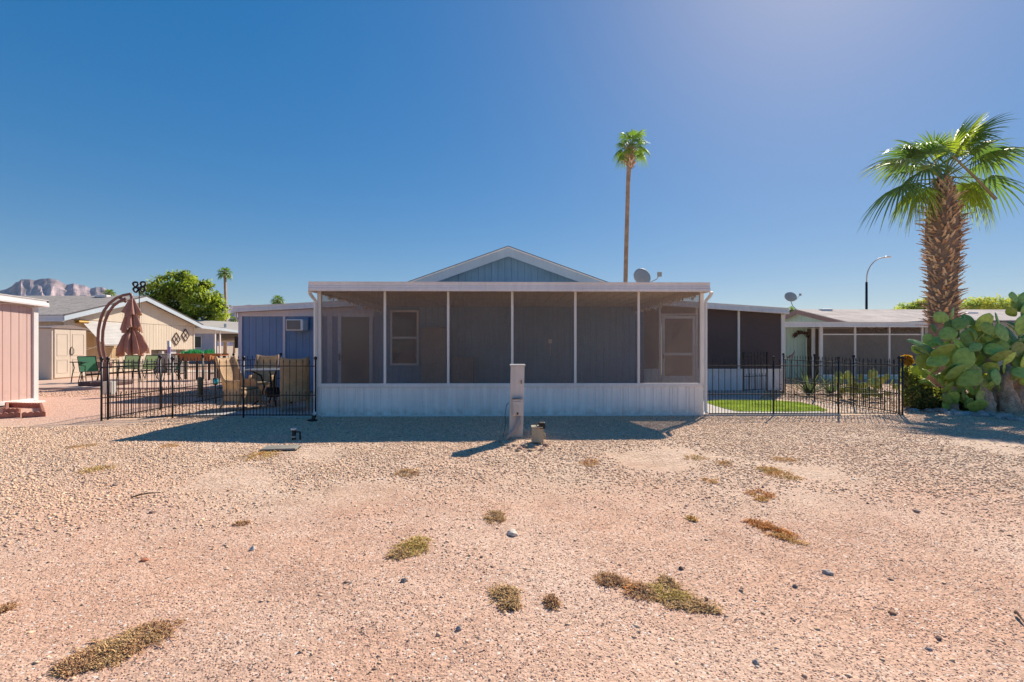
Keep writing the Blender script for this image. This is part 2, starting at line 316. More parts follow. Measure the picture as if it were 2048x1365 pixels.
# ================================================================== SETTING
def build_ground():
    def axis(lo, hi, core0, core1, step, grow):
        a = list(np.arange(core0, core1+1e-6, step)); s = step; x = core1
        while x < hi: s *= grow; x += s; a.append(x)
        s = step; x = core0; b = []
        while x > lo: s *= grow; x -= s; b.append(x)
        return b[::-1]+a
    xs = axis(-5000, 5000, -12, 12, .09, 1.16); ys = axis(-100, 4200, .8, 10.4, .09, 1.16)
    v = [(x, y, ground_h(x, y)) for y in ys for x in xs]; n = len(xs)
    f = [(j*n+i, j*n+i+1, (j+1)*n+i+1, (j+1)*n+i) for j in range(len(ys)-1) for i in range(n-1)]
    me = bpy.data.meshes.new('ground'); me.from_pydata(v, [], f); me.polygons.foreach_set('use_smooth', [True]*len(f))
    o = bpy.data.objects.new('ground', me); COL.objects.link(o); tag(o, kind='structure')
    m, nt, b = _nm('desert_gravel'); N, L = nt.nodes, nt.links
    geo = N.new('ShaderNodeTexCoord'); pos = geo.outputs['Object']
    def noise(sc, det=4, ro=.55):
        q = N.new('ShaderNodeTexNoise'); q.inputs['Scale'].default_value = sc; q.inputs['Detail'].default_value = det; q.inputs['Roughness'].default_value = ro
        L.new(pos, q.inputs['Vector']); return q.outputs['Fac']
    def ramp(src, stops):
        q = N.new('ShaderNodeValToRGB'); e = q.color_ramp.elements
        while len(e) < len(stops): e.new(.5)
        for i, (p_, c) in enumerate(stops): e[i].position = p_; e[i].color = (*c, 1) if len(c) == 3 else c
        L.new(src, q.inputs[0]); return q.outputs[0]
    def mix(f_, a, c, bt='MIX'):
        q = N.new('ShaderNodeMix'); q.data_type = 'RGBA'; q.blend_type = bt
        (L.new(f_, q.inputs[0]) if not isinstance(f_, float) else setattr(q.inputs[0], 'default_value', f_))
        for i, s in ((6, a), (7, c)):
            if isinstance(s, tuple): q.inputs[i].default_value = (*s, 1)
            else: L.new(s, q.inputs[i])
        return q.outputs[2]
    def mr(src, a, b_, lo=0., hi=1.):
        q = N.new('ShaderNodeMapRange'); q.inputs[1].default_value = a; q.inputs[2].default_value = b_; q.inputs[3].default_value = lo; q.inputs[4].default_value = hi
        L.new(src, q.inputs[0]); return q.outputs[0]
    def mth(op, a, c):
        q = N.new('ShaderNodeMath'); q.operation = op
        for i, s in ((0, a), (1, c)):
            if isinstance(s, (int, float)): q.inputs[i].default_value = s
            else: L.new(s, q.inputs[i])
        return q.outputs[0]
    sep = N.new('ShaderNodeSeparateXYZ'); L.new(pos, sep.inputs[0]); X, Y = sep.outputs[0], sep.outputs[1]
    wob = mr(noise(.55, 5), .3, .7, -1.3, 1.3)
    Yw = mth('ADD', Y, wob)
    zone = mth('MULTIPLY', mr(Yw, 3.9, 5.8), 1.0)            # near fine dirt -> far gravel
    big = noise(.5, 5); mid = noise(3.5, 5)
    fine_c = ramp(mid, [(.30, (.54, .325, .225)), (.5, (.61, .38, .265)), (.72, (.66, .435, .32))])
    fine_c = mix(mr(big, .42, .62), fine_c, (.66, .46, .345)); fine_c = mix(mr(noise(1.3, 5), .52, .70, 0, .55), fine_c, (.50, .31, .22))
    grav_c = ramp(mid, [(.28, (.52, .355, .25)), (.5, (.63, .445, .32)), (.75, (.69, .51, .385))])
    grav_r = mix(mr(X, 1.5, 5), grav_c, (.62, .46, .345))
    col = mix(zone, fine_c, grav_r)
    red = mth('MULTIPLY', mr(X, -6.5, -8.2), mr(Y, 8.0, 9.6))
    col = mix(red, col, (.64, .40, .30))
    far = mr(Y, 15, 60); col = mix(far, col, (.50, .38, .28))
    # individual grains
    vor = N.new('ShaderNodeTexVoronoi'); vor.inputs['Scale'].default_value = 85; L.new(pos, vor.inputs['Vector'])
    hs = N.new('ShaderNodeSeparateColor'); L.new(vor.outputs['Color'], hs.inputs[0])
    grain = mr(hs.outputs[0], 0, 1, .74, 1.2)
    vor2 = N.new('ShaderNodeTexVoronoi'); vor2.inputs['Scale'].default_value = 30; L.new(pos, vor2.inputs['Vector'])
    hs2 = N.new('ShaderNodeSeparateColor'); L.new(vor2.outputs['Color'], hs2.inputs[0])
    grain2 = mr(hs2.outputs[0], 0, 1, .80, 1.12)
    gm = N.new('ShaderNodeMix'); gm.data_type = 'FLOAT'; L.new(zone, gm.inputs[0]); L.new(grain, gm.inputs[2]); L.new(grain2, gm.inputs[3])
    sc = N.new('ShaderNodeVectorMath'); sc.operation = 'SCALE'; L.new(col, sc.inputs[0]); L.new(gm.outputs[0], sc.inputs['Scale'])
    # odd dark or pale grain
    odd = mr(hs.outputs[1], .965, .97); col2 = mix(odd, sc.outputs[0], (.16, .11, .09))
    odd2 = mr(hs.outputs[2], .96, .965); col2 = mix(odd2, col2, (.72, .62, .54))
    L.new(col2, b.inputs['Base Color']); b.inputs['Roughness'].default_value = .95; b.inputs['Specular IOR Level'].default_value = .15
    hgt = mth('MULTIPLY', vor.outputs['Distance'], -.007)
    hgt2 = mth('MULTIPLY', mth('MULTIPLY', vor2.outputs['Distance'], -.022), zone)
    hh = mth('ADD', mth('ADD', hgt, hgt2), mth('MULTIPLY', noise(22, 6, .65), .02))
    fb = N.new('ShaderNodeBump'); fb.inputs['Strength'].default_value = .55; fb.inputs['Distance'].default_value = 1; L.new(hh, fb.inputs['Height'])
    L.new(fb.outputs[0], b.inputs['Normal']); me.materials.append(m)
build_ground()

def stones_mesh(name, specs, m, kind='stuff'):
    """specs: arrays pos(N,3), rad(N), col(N,3)"""
    pos, rad, col = specs; n = len(pos)
    base = np.array([(1,0,0),(0,1,0),(-1,0,0),(0,-1,0),(0,0,1),(0,0,-1)], dtype=np.float64)
    tri = np.array([(0,1,4),(1,2,4),(2,3,4),(3,0,4),(1,0,5),(2,1,5),(3,2,5),(0,3,5)])
    sc = rng.uniform(.6, 1.35, (n, 1, 3))*rad[:, None, None]; sc[:, :, 2] *= .62
    v = base[None]+rng.uniform(-.42, .42, (n, 6, 3)); v = v*sc
    a = rng.uniform(0, 6.283, n); ca, sa = np.cos(a)[:, None], np.sin(a)[:, None]
    t = rng.uniform(-.5, .5, n)[:, None]
    x = v[:, :, 0]; y = v[:, :, 1]; z = v[:, :, 2]+t*v[:, :, 0]
    V = np.stack([x*ca-y*sa, x*sa+y*ca, z], -1)+pos[:, None, :]
    Fc = (tri[None]+6*np.arange(n)[:, None, None]).reshape(-1, 3)
    me = bpy.data.meshes.new(name); me.vertices.add(n*6); me.vertices.foreach_set('co', V.reshape(-1).astype(np.float32))
    me.loops.add(len(Fc)*3); me.loops.foreach_set('vertex_index', Fc.reshape(-1).astype(np.int32))
    me.polygons.add(len(Fc)); me.polygons.foreach_set('loop_start', np.arange(0, len(Fc)*3, 3, dtype=np.int32))
    me.update(calc_edges=True)
    at = me.color_attributes.new('col', 'FLOAT_COLOR', 'POINT')
    cc = np.concatenate([np.repeat(col, 6, 0), np.ones((n*6, 1))], 1); at.data.foreach_set('color', cc.astype(np.float32).ravel())
    me.materials.append(m); me.validate()
    o = bpy.data.objects.new(name, me); COL.objects.link(o); return o
PAL_F = np.array([(.60,.37,.27),(.66,.43,.33),(.55,.33,.24),(.70,.53,.43),(.46,.28,.21),(.60,.45,.37),(.24,.16,.14),(.76,.67,.59)]); W_F = [.28,.24,.20,.11,.07,.07,.015,.015]
PAL_G = np.array([(.78,.55,.37),(.72,.49,.33),(.82,.61,.42),(.64,.43,.29),(.76,.49,.34),(.50,.35,.27),(.84,.69,.54),(.28,.19,.15)]); W_G = [.24,.22,.16,.12,.13,.07,.03,.03]
gh = np.vectorize(ground_h)
def scatter(n, y0, y1, rlo, rhi, pal, w, dens_pow=0., xhalf=1.30, embed=.12, filt=None):
    u = rng.uniform(0, 1, n*2)
    e = 2-dens_pow
    y = (y0**e+u*(y1**e-y0**e))**(1/e); x = rng.uniform(-1, 1, n*2)*xhalf*y+y*.017
    if filt is not None:
        k = filt(x, y); x, y = x[k], y[k]
    x, y = x[:n], y[:n]; m_ = len(x)
    r = rlo+(rhi-rlo)*rng.power(.55, m_)*0+ (rhi-rlo)*rng.beta(1.4, 3.5, m_)
    c = pal[rng.choice(len(pal), m_, p=w)]*rng.uniform(.82, 1.15, (m_, 1))
    z = gh(x, y)+r*embed
    return np.stack([x, y, z], 1), r, c
def cat(l): return tuple(np.concatenate(q, 0) for q in zip(*l))
wavy = lambda x, y: 5.05-.38*np.maximum(0, -x-.4)-.18*np.maximum(0, x-.5)+.22*np.sin(x*1.7+.3)+.15*np.sin(x*3.9)
def patch(x, y):
    v = np.sin(x*1.3+y*.7+1)+np.sin(x*2.9-y*2.1+2.2)*.7+np.sin(x*.7+y*3.3)*.6+np.sin(x*5.1+y*4.3)*.4
    return v*np.clip((8.2-y)/2.2, 0, 1)
o = stones_mesh('gravel', cat([
    scatter(70000, 1.75, 6.2, .0028, .0072, PAL_F, W_F, .5, filt=lambda x, y: y < wavy(x, y)+rng.normal(0, .35, len(y))),
    scatter(900, 1.75, 6.2, .008, .019, PAL_G, W_G, .3),
    scatter(5200, 1.75, 5.4, .006, .015, PAL_G*.9, W_G, .3, filt=lambda x, y: np.sin(x*2.1+y*1.7)*np.sin(x*.9-y*2.6+1)+.4*np.sin(x*6+y*5) > rng.uniform(.45, 1.2, len(y))),
    scatter(125000, 3.1, 9.62, .006, .022, PAL_G, W_G, .2, filt=lambda x, y: (y > wavy(x, y)+rng.normal(0, .55, len(y))) & (patch(x, y) < rng.uniform(.25, 1.5, len(y))) & ~((x < -6.6) & (y > 8.4))),
    ]), M['stone'])
tag(o, kind='stuff')
def yard(x, y):
    a = (x < -4.2) & (x > -11.5) & (y < 14.5) & ~((x < -7.7) & (y > 14)) & (y > 12.4-(x+7.5)*1.15)
    c = (x > 5.2) & (y > 11.5) & (y < 19) & ~((x < 8.2) & (y < 12.0+(7.7-x)*.9))
    d = (x > 7.95) & (y < 19)
    e_ = (x < -8.0) & (y > 13.5) & (y < 15.4)
    f_ = (x < -4.9) & (x > -7.7) & (y > 9.6) & (y < 11.6) & (y > 10.1+(x+6.3)*.9)
    return a | c | d | e_ | f_
o = stones_mesh('yard_gravel', scatter(34000, 9.5, 19, .014, .034, PAL_G*np.array([.88, .86, .88]), W_G, .6, filt=yard), M['stone']); tag(o, kind='stuff')

# ---------------------------------------------------------------- paving
def slab(name, pts, z, m, th=.08, kind='structure'):
    mb = MB(); n = len(pts); vs = [(p[0], p[1], z) for p in pts]+[(p[0], p[1], z-th) for p in pts]
    mb.add(vs, [tuple(range(n)), tuple(range(2*n-1, n-1, -1))]+[(i, n+i, n+(i+1) % n, (i+1) % n) for i in range(n)])
    o = fixn(mb.build(name, m, bevel=.008)); tag(o, kind=kind); return o
XL, XR = PX(635, 9.6), PX(1407, 9.6)          # porch side walls
YF, YB = 9.6, 14.7
slab('porch_slab', [(XL+.02, YF+.02), (XR-.02, YF+.02), (XR-.02, YB+.1), (XL+.02, YB+.1)], .05, M['concrete'], .2)
slab('path', [(-6.35, 9.50), (-5.75, 9.95), (-5.0, 10.75), (-4.45, 11.9), (-4.3, 14.68), (XL-.01, 14.68), (XL-.01, 9.50)], .035, M['concrete'])
slab('path', [(XR+.01, 9.55), (6.75, 9.55), (6.55, 10.0), (6.25, 10.6), (6.15, 11.4), (6.6, 12.4), (7.4, 13.6), (8.0, 14.68), (XR+.01, 14.68)], .035, M['concrete'])
slab('patio', [(-30, 15.7), (-9.2, 15.7), (-9.2, 24.5), (-18.4, 24.5), (-30, 24.5)], .06, M['patio'], .14)
# strip of concrete by the cream house
slab('path', [(-18.4, 24.6), (-8.2, 24.6), (-8.2, 26.4), (-18.4, 26.4)], .08, mat('pale_slab', (.66, .58, .48), .9), .1)

# ================================================================== MAIN HOUSE
home = thing('mobile_home', 'blue mobile home with white screened porch across its front and a gable above', 'house', (0, 12, 0))
Zrail = PZ(767, 1021, YF); Zbeam = PZ(583.5, 1021, YF)
FY = 9.32
zf1 = PZ(564.5, 1021, FY); zf0 = PZ(583.3, 1021, FY); FX0, FX1 = PX(617, FY), PX(1420, FY)
# knee wall front + sides
mb = MB(); ribbed(mb, (XL, YF), (XR, YF), .03, Zrail-.06)
mb.box(XL+.03, XR-.03, YF+.03, YF+.05, .03, Zrail-.06)
mb.build('porch_knee_wall', M['knee'], home)
mb = MB()
mb.box(XL-.01, XR+.01, YF-.03, YF+.05, Zrail-.075, Zrail-.0)
mb.box(XL-.015, XR+.015, YF-.012, YF+.04, .0, .035)
for X in (XL, XR): mb.box(X-.03, X+.03, YF+.05, YB, .052, .10)
mb.build('sill_rail', M['white'], home, bevel=.006)
mb = MB(); mb.box(XL-.02, XR+.02, YF-.02, YF+.06, Zbeam, Zbeam+.12)
for X in (XL, XR): mb.box(X-.03, X+.03, YF+.06, YB, Zbeam+.002, Zbeam+.12)
mb.build('porch_beam', M['white'], home, bevel=.005)
mull = [770, 896.5, 1024.5, 1150.5, 1277]
for px in mull:
    x = PX(px, YF); MB().box(x-.024, x+.024, YF-.02, YF+.04, Zrail, Zbeam).build('mullion', M['white2'], home, bevel=.005)
for X, s in ((XL, 1), (XR, -1)):
    x0, x1 = sorted((X, X+s*.075)); MB().box(x0, x1, YF-.024, YF+.055, Zrail+.001, Zbeam).build('corner_post', M['white2'], home, bevel=.005)
edges = [XL+.075]+[PX(p, YF) for p in mull]+[XR-.075]
for i in range(6):
    a = edges[i]+(.024 if i else 0); b_ = edges[i+1]-(.024 if i < 5 else 0)
    mb = MB(); mb.add([(a, YF+.012, Zrail), (b_, YF+.012, Zrail), (b_, YF+.012, Zbeam), (a, YF+.012, Zbeam)], [(0, 1, 2, 3)])
    mb.build('screen_panel', M['screen'], home)
for X in (XL, XR):
    for y0, y1 in ((YF+.06, YB-.01),):
        mb = MB(); mb.add([(X, y0, .10), (X, y1, .10), (X, y1, Zbeam), (X, y0, Zbeam)], [(0, 1, 2, 3)]); mb.build('screen_panel', M['screen'], home)
# porch roof
mb = MB(); mb.box(FX0+.05, FX1-.05, FY+.05, YB+.02, Zbeam+.122, zf1-.02); pr = mb.build('porch_roof', M['soffit'], home)
mb = MB()
x = FX0+.3
while x < FX1-.2: mb.box(x-.008, x+.008, FY+.3, YB-.02, Zbeam+.107, Zbeam+.1215); x += .305
mb.build('ceiling_rib', M['soffit'], pr)
mb = MB(); fascia(mb, (FX0, FY), (FX1, FY), zf1, zf1, zf1-zf0)
fascia(mb, (FX1-.0, FY+.03), (FX1-.0, YB), zf1-.003, zf1+.05, zf1-zf0); fascia(mb, (FX0, YB), (FX0, FY+.03), zf1+.05, zf1-.003, zf1-zf0)
fixn(mb.build('gutter', M['white'], pr))
for X, s, xp in ((XL, -1, 0), (XR, 1, 0)):
    mb = MB(); w = .035
    xx = X+s*.02
    mb.tube([(xx+s*.055, FY+.08, zf0+.01), (xx+s*.055, FY+.09, zf0-.03), (xx+s*.045, FY+.13, zf0-.07), (xx+s*.01, YF-.05, zf0-.15), (xx, YF-.055, zf0-.21), (xx, YF-.055, .2), (xx, YF-.06, .11), (xx+s*.0, YF-.13, .06)],
            [.04, .04, .04, .037, .037, .037, .037, .037], 4)
    mb.build('downspout', M['white2'], pr, bevel=.006)
# gable wall + house body
HX0, HX1 = PX(750, YB), PX(1288, YB); GX = PX(1016.5, 14.4)
gy = 14.38; za = PZ(493, 1016, gy); slope = .36
def gz(x, drop=0): return za-drop-abs(x-GX)*slope
mb = MB(); f = lambda t: gz(HX0+t, .12); f.breaks = [GX-HX0]
siding(mb, (HX0, YB), (HX1, YB), .05, f, .20, .012, .014)
siding(mb, (HX1, YB), (HX1, YB+17), .1, gz(HX1, .12), .2); siding(mb, (HX0, YB+17), (HX0, YB), .1, gz(HX0, .12), .2)
siding(mb, (HX1, YB+17), (HX0, YB+17), .1, lambda t: gz(HX1-t, .12), .2)
mb.build('house_wall', M['blue2'], home)
hw = 4.45
mb = MB()
for s in (-1, 1):
    e = (GX+s*hw, za-hw*slope); n = Vector((s*slope, 0, 1)).normalized()
    mb.prism([(GX, gy, za), (e[0], gy, e[1]), (e[0], gy, e[1]-.05), (GX, gy, za-.05)], (0, 17.9, 0))
rf = fixn(mb.build('roof', M['shingle'], home))
mb = MB()
for s in (-1, 1):
    mb.prism([(GX, gy-.03, za+.012), (GX+s*hw, gy-.03, za+.012-hw*slope), (GX+s*hw, gy-.03, za-.012-hw*slope), (GX, gy-.03, za-.012)], (0, .06, 0))
fixn(mb.build('drip_edge', M['darkedge'], rf))
mb = MB(); th = .27
for s in (-1, 1):
    mb.prism([(GX, gy-.02, za-.03), (GX+s*hw, gy-.02, za-.03-hw*slope), (GX+s*hw, gy-.02, za-.03-th-hw*slope), (GX, gy-.02, za-.03-th)], (0, .04, 0))
    mb.prism([(GX, gy+.03, za-.2), (GX+s*hw, gy+.03, za-.2-hw*slope), (GX+s*hw, gy+.03, za-.23-hw*slope), (GX, gy+.03, za-.23)], (0, .28, 0))
mb.box(GX-.012, GX+.012, gy-.023, gy-.0, za-.31, za-.04)
fixn(mb.build('gable_trim', M['bluetrim'], home))
mb = MB()
for s in (-1, 1):
    mb.prism([(GX, gy-.045, za-.014), (GX+s*hw, gy-.045, za-.014-hw*slope), (GX+s*hw, gy-.045, za-.05-hw*slope), (GX, gy-.045, za-.05)], (0, .022, 0))
fixn(mb.build('rake_cap', M['white2'], home))
# left wing
LX0, LX1 = PX(477, YB), HX0
zl0, zl1 = PZ(613, 465, 14.4), PZ(604, 640, 14.4); lx0 = PX(465, 14.4); kl = (zl1-zl0)/(PX(640, 14.4)-lx0)
lz = lambda x: zl0+(x-lx0)*kl
mb = MB(); siding(mb, (LX0, YB), (LX1, YB), .03, lambda t: lz(LX0+t)-.2, .2, .009); siding(mb, (LX0, YB+12), (LX0, YB), .03, lz(LX0)-.2, .2)
lw = mb.build('side_wing_wall', M['blue'], home)
mb = MB(); bz = PZ(632.5, 520, 14.66)
for px0, px1 in ((477, 484.5), (566, 571), (655, 665)):
    mb.box(PX(px0, 14.68), PX(px1, 14.68), 14.66, 14.70, .03, bz)
mb.add([(LX0, 14.66, bz), (LX1, 14.66, bz), (LX1, 14.66, lz(LX1)-.17), (LX0, 14.66, lz(LX0)-.17)], [(0, 1, 2, 3)])
mb.box(LX0, LX1, 14.66, 14.7, bz-.01, bz+.003)
mb.build('wall_trim', M['lilac'], lw, bevel=.004)
mb = MB()
mb.prism([(lx0+.05, 14.45, zl0-.01), (LX1, 14.45, lz(LX1)-.01), (LX1, 14.45, lz(LX1)-.12), (lx0+.05, 14.45, zl0-.12)], (0, 12.6, 0))
wr = fixn(mb.build('wing_roof', M['white2'], home))
mb = MB(); fascia(mb, (lx0, 14.4), (LX1, 14.4), zl0, lz(LX1), .18); fascia(mb, (lx0, 27), (lx0, 14.43), zl0-.002, zl0-.002, .18)
fixn(mb.build('gutter', M['white'], wr))
MB().tube([(LX0-.02, 14.6, zl0-.18), (LX0-.02, 14.6, zl0-.3), (LX0+.0, 14.67, zl0-.4)], .03, 6).build('downspout', M['white2'], wr)
# right wing (screened)
RX0, RX1 = HX1, PX(1571, YB)
zr1 = PZ(616.5, 1578, 14.4); zr0 = PZ(605, 1405, 14.4); rx1 = PX(1578, 14.4); kr = (zr1-zr0)/(rx1-PX(1405, 14.4))
rz_ = lambda x: zr1+(x-rx1)*kr
zk = PZ(738, 1480, YB)
dx0, dx1 = PX(1320, YB), PX(1392, YB)
mb = MB(); ribbed(mb, (RX0, YB), (dx0, YB), .03, zk-.04); ribbed(mb, (dx1, YB), (RX1, YB), .03, zk-.04, .11, .012); ribbed(mb, (RX1, YB), (RX1, YB+10), .03, zk-.04)
mb.box(RX0, dx0, YB+.03, YB+.05, .03, zk-.04); mb.box(dx1, RX1-.04, YB+.03, YB+.05, .03, zk-.04)
mb.build('carport_knee_wall', mat('white_ribbed_wall', (.86, .84, .86), .4, .08, streak=.1), home)
mb = MB(); rw = []
for px0, px1, z0 in ((1317, 1321.5, .03), (1391, 1395, .03), (1474.5, 1479, zk), (1561.5, 1569.5, .03)):
    mb.box(PX(px0, YB), PX(px1, YB), YB-.035, YB+.05, z0, rz_(PX(px1, YB))-.15)
mb.box(RX0, dx0, YB-.03, YB+.045, zk-.05, zk); mb.box(dx1, RX1, YB-.03, YB+.045, zk-.05, zk)
mb.box(dx0, dx1, YB-.028, YB+.04, PZ(631, 1355, YB)+.02, PZ(631, 1355, YB)+.05)
mb.box(RX1-.05, RX1, YB+.06, YB+10, zk-.05, zk)
for k in range(1, 7): mb.box(RX1-.05, RX1, YB+k*1.6-.03, YB+k*1.6+.03, zk, rz_(RX1)-.15)
mb.build('carport_frame', M['white'], home, bevel=.004)
for a, b_, z0 in ((RX0, PX(1317, YB), zk), (PX(1321.5, YB), PX(1391, YB), PZ(631, 1355, YB)+.05), (PX(1395, YB), PX(1474.5, YB), zk), (PX(1479, YB), PX(1561.5, YB), zk)):
    mb = MB(); mb.add([(a, YB, z0), (b_, YB, z0), (b_, YB, rz_(b_)-.15), (a, YB, rz_(a)-.15)], [(0, 1, 2, 3)]); mb.build('sun_screen', M['sunscreen'], home)
mb = MB(); mb.add([(RX1-.025, YB+.06, zk), (RX1-.025, YB+10, zk), (RX1-.025, YB+10, rz_(RX1)-.15), (RX1-.025, YB+.06, rz_(RX1)-.15)], [(0, 1, 2, 3)]); mb.build('sun_screen', M['sunscreen'], home)
mb = MB(); mb.prism([(RX0, 14.45, rz_(RX0)-.01), (rx1-.05, 14.45, zr1-.01), (rx1-.05, 14.45, zr1-.12), (RX0, 14.45, rz_(RX0)-.12)], (0, 11, 0))
cr = fixn(mb.build('wing_roof', M['white2'], home))
mb = MB(); fascia(mb, (RX0, 14.4), (rx1, 14.4), rz_(RX0), zr1, .18); fascia(mb, (rx1, 14.43), (rx1, 25.4), zr1-.002, zr1-.002, .18); fixn(mb.build('gutter', M['white'], cr))
# screen door in the carport wall
a, b_ = PX(1323, YB), PX(1389.5, YB); zt = PZ(632, 1355, YB)
mb = MB(); fw = .085
mb.box(a, a+fw, YB-.05, YB+.0, .06, zt); mb.box(b_-fw, b_, YB-.05, YB, .06, zt); mb.box(a+fw, b_-fw, YB-.05, YB, zt-.09, zt)
zm = PZ(708, 1355, YB); mb.box(a+fw, b_-fw, YB-.05, YB, zm-.05, zm+.03); mb.box(a+fw, b_-fw, YB-.05, YB, .06, PZ(752, 1355, YB))
sd = mb.build('screen_door', M['white'], home, bevel=.005)
mb = MB(); mb.add([(a+fw, YB-.02, .3), (b_-fw, YB-.02, .3), (b_-fw, YB-.02, zt-.09), (a+fw, YB-.02, zt-.09)], [(0, 1, 2, 3)]); mb.build('door_screen', M['sunscreen'], sd)
MB().box(a+.025, a+.05, YB-.09, YB-.05, 1.0, 1.14).build('handle', M['black'], sd, bevel=.004)
# glass door in left wing wall
def door(a, b_, z0, zt, y, parent):
    mb = MB(); fw = .1
    mb.box(a, a+fw, y-.05, y-.002, z0, zt); mb.box(b_-fw, b_, y-.05, y-.002, z0, zt); mb.box(a+fw, b_-fw, y-.05, y-.002, zt-.11, zt); mb.box(a+fw, b_-fw, y-.05, y-.002, z0, z0+.18)
    d = mb.build('door', M['white'], parent, bevel=.006)
    mb = MB(); mb.box(a+fw+.02, b_-fw-.02, y-.03, y-.008, z0+.19, zt-.12); mb.build('door_glass', M['glass'], d)
    MB().box(a+fw*.3, a+fw*.6, y-.10, y-.05, .95, 1.17).tube([(a+fw*.45, y-.09, 1.08), (a+fw*1.6, y-.09, 1.08)], .012, 6).build('door_handle', M['black'], d)
door(PX(677, YB), PX(746, YB), .07, PZ(627, 710, YB), YB, home)
def window(a, b_, z0, z1, y, parent, m=None, rail=True, glass=None, fw=.06):
    mb = MB(); m = m or M['white']
    mb.box(a, a+fw, y-.045, y-.002, z0, z1); mb.box(b_-fw, b_, y-.045, y-.002, z0, z1); mb.box(a+fw, b_-fw, y-.045, y-.002, z1-fw, z1); mb.box(a+fw, b_-fw, y-.055, y-.002, z0, z0+fw)
    if rail: mb.box(a+fw, b_-fw, y-.05, y-.004, (z0+z1)/2-.03, (z0+z1)/2+.03)
    w = mb.build('window', m, parent, bevel=.004)
    mb = MB(); mb.box(a+fw-.01, b_-fw+.01, y-.025, y-.006, z0+fw-.01, z1-fw+.01); mb.build('window_pane', glass or M['glass'], w); return w
window(PX(781, YB), PX(838, YB), PZ(731, 810, YB), PZ(621, 810, YB), YB, home)
MB().box(PX(1097, YB), PX(1104, YB), YB-.03, YB-.002, PZ(687, 1100, YB), PZ(679, 1100, YB)).box(PX(1100, YB), PX(1100.8, YB), YB-.02, YB-.002, PZ(712, 1100, YB), PZ(687, 1100, YB)).build('outlet_box', M['white'], home)

# furniture inside the porch
def cabinet(px0, px1, pyt, name, label, cat_, shelves, m, dep=.5):
    y1 = YB-.05; y0 = y1-dep; a, b_ = PX(px0, y0), PX(px1, y0); zt = PZ(pyt, px0, y0)
    t = thing(name, label, cat_, ((a+b_)/2, (y0+y1)/2, .05))
    MB().box(a, b_, y0, y1, .05, zt).box(a-.02, b_+.02, y0-.02, y1, zt+.001, zt+.03).build('body', m, t, bevel=.006)
    if shelves:
        n = shelves
        for i in range(n):
            h = (zt-.12)/n
            MB().box(a+.03, b_-.03, y0-.02, y0-.001, .09+i*h, .05+(i+1)*h).build('drawer', m, t, bevel=.004)
    else:
        c = (a+b_)/2; zz = .85
        for x0, x1 in ((a+.02, c-.006), (c+.006, b_-.02)):
            for z0, z1 in ((.1, zz-.02), (zz+.02, zt-.04)): MB().box(x0, x1, y0-.02, y0-.001, z0, z1).build('cabinet_door', m, t, bevel=.004)
cabinet(842, 892, 657, 'storage_cabinet', 'tall two door cabinet standing against the house wall behind the second porch screen', 'cabinet', 0, mat('cabinet_tan', (.30, .26, .23), .6), .55)
cabinet(903, 946, 718, 'drawer_chest', 'low slatted chest of drawers behind the third porch screen', 'chest', 5, mat('chest_brown', (.22, .19, .19), .6), .45)
# string lights
def string_lights(p0, p1, label):
    n = 70; pts = []; mb = MB()
    for i in range(n+1):
        q = Vector(p0).lerp(Vector(p1), i/n); q.z += -.03-.05*abs(math.sin(i/n*math.pi*8))+random.uniform(-.02, .02); q.x += random.uniform(-.012, .012); pts.append(q)
    mb.tube(pts, .009, 5)
    for q in pts:
        for _ in range(2):
            l = random.uniform(.02, .09); dx = random.uniform(-.03, .03); mb.tube([q, (q[0]+dx, q[1]+random.uniform(-.03, .03), q[2]-l)], [.010, .006], 4)
    o = mb.build('string_lights', mat('bulb_plastic', (.66, .60, .54), .4, .4, 30)); tag(o, label, 'string lights', 'strings of lights along the porch ceiling edges')
string_lights((XL+.1, YF+.12, Zbeam+.02), (XL+.1, YB-.3, Zbeam+.02), 'tangled string of lights along the left edge of the porch ceiling')
string_lights((XR-.1, YF+.12, Zbeam+.02), (XR-.1, YB-.3, Zbeam+.02), 'tangled string of lights along the right edge of the porch ceiling')

# air conditioner on the left wing
t = thing('air_conditioner', 'white window air conditioner sticking out of the blue side wing wall', 'air conditioner', (PX(590, 14.5), 14.45, PZ(662, 590, 14.4)))
ya = 14.22; a, b_ = PX(571, ya), PX(605, ya); z0, z1 = PZ(661.5, 590, ya), PZ(639, 590, ya)
MB().box(a, b_, ya+.02, 14.65, z0, z1).build('casing', M['white2'], t, bevel=.012)
mb = MB()
k = 11
for i in range(k): zz = z0+.04+(z1-z0-.08)*i/(k-1); mb.box(a+.03, b_-.075, ya+.0, ya+.015, zz-.006, zz+.006)
mb.build('grille', mat('grille_grey', (.30, .27, .26), .5), t)
MB().box(a+.025, b_-.07, ya+.012, ya+.019, z0+.03, z1-.03).build('coil_panel', mat('coil', (.16, .14, .14), .6), t)
MB().box(PX(607, 14.6), PX(617, 14.6), 14.60, 14.655, PZ(661, 600, 14.6), PZ(634, 600, 14.6)).build('filler_panel', M['blue'], t)

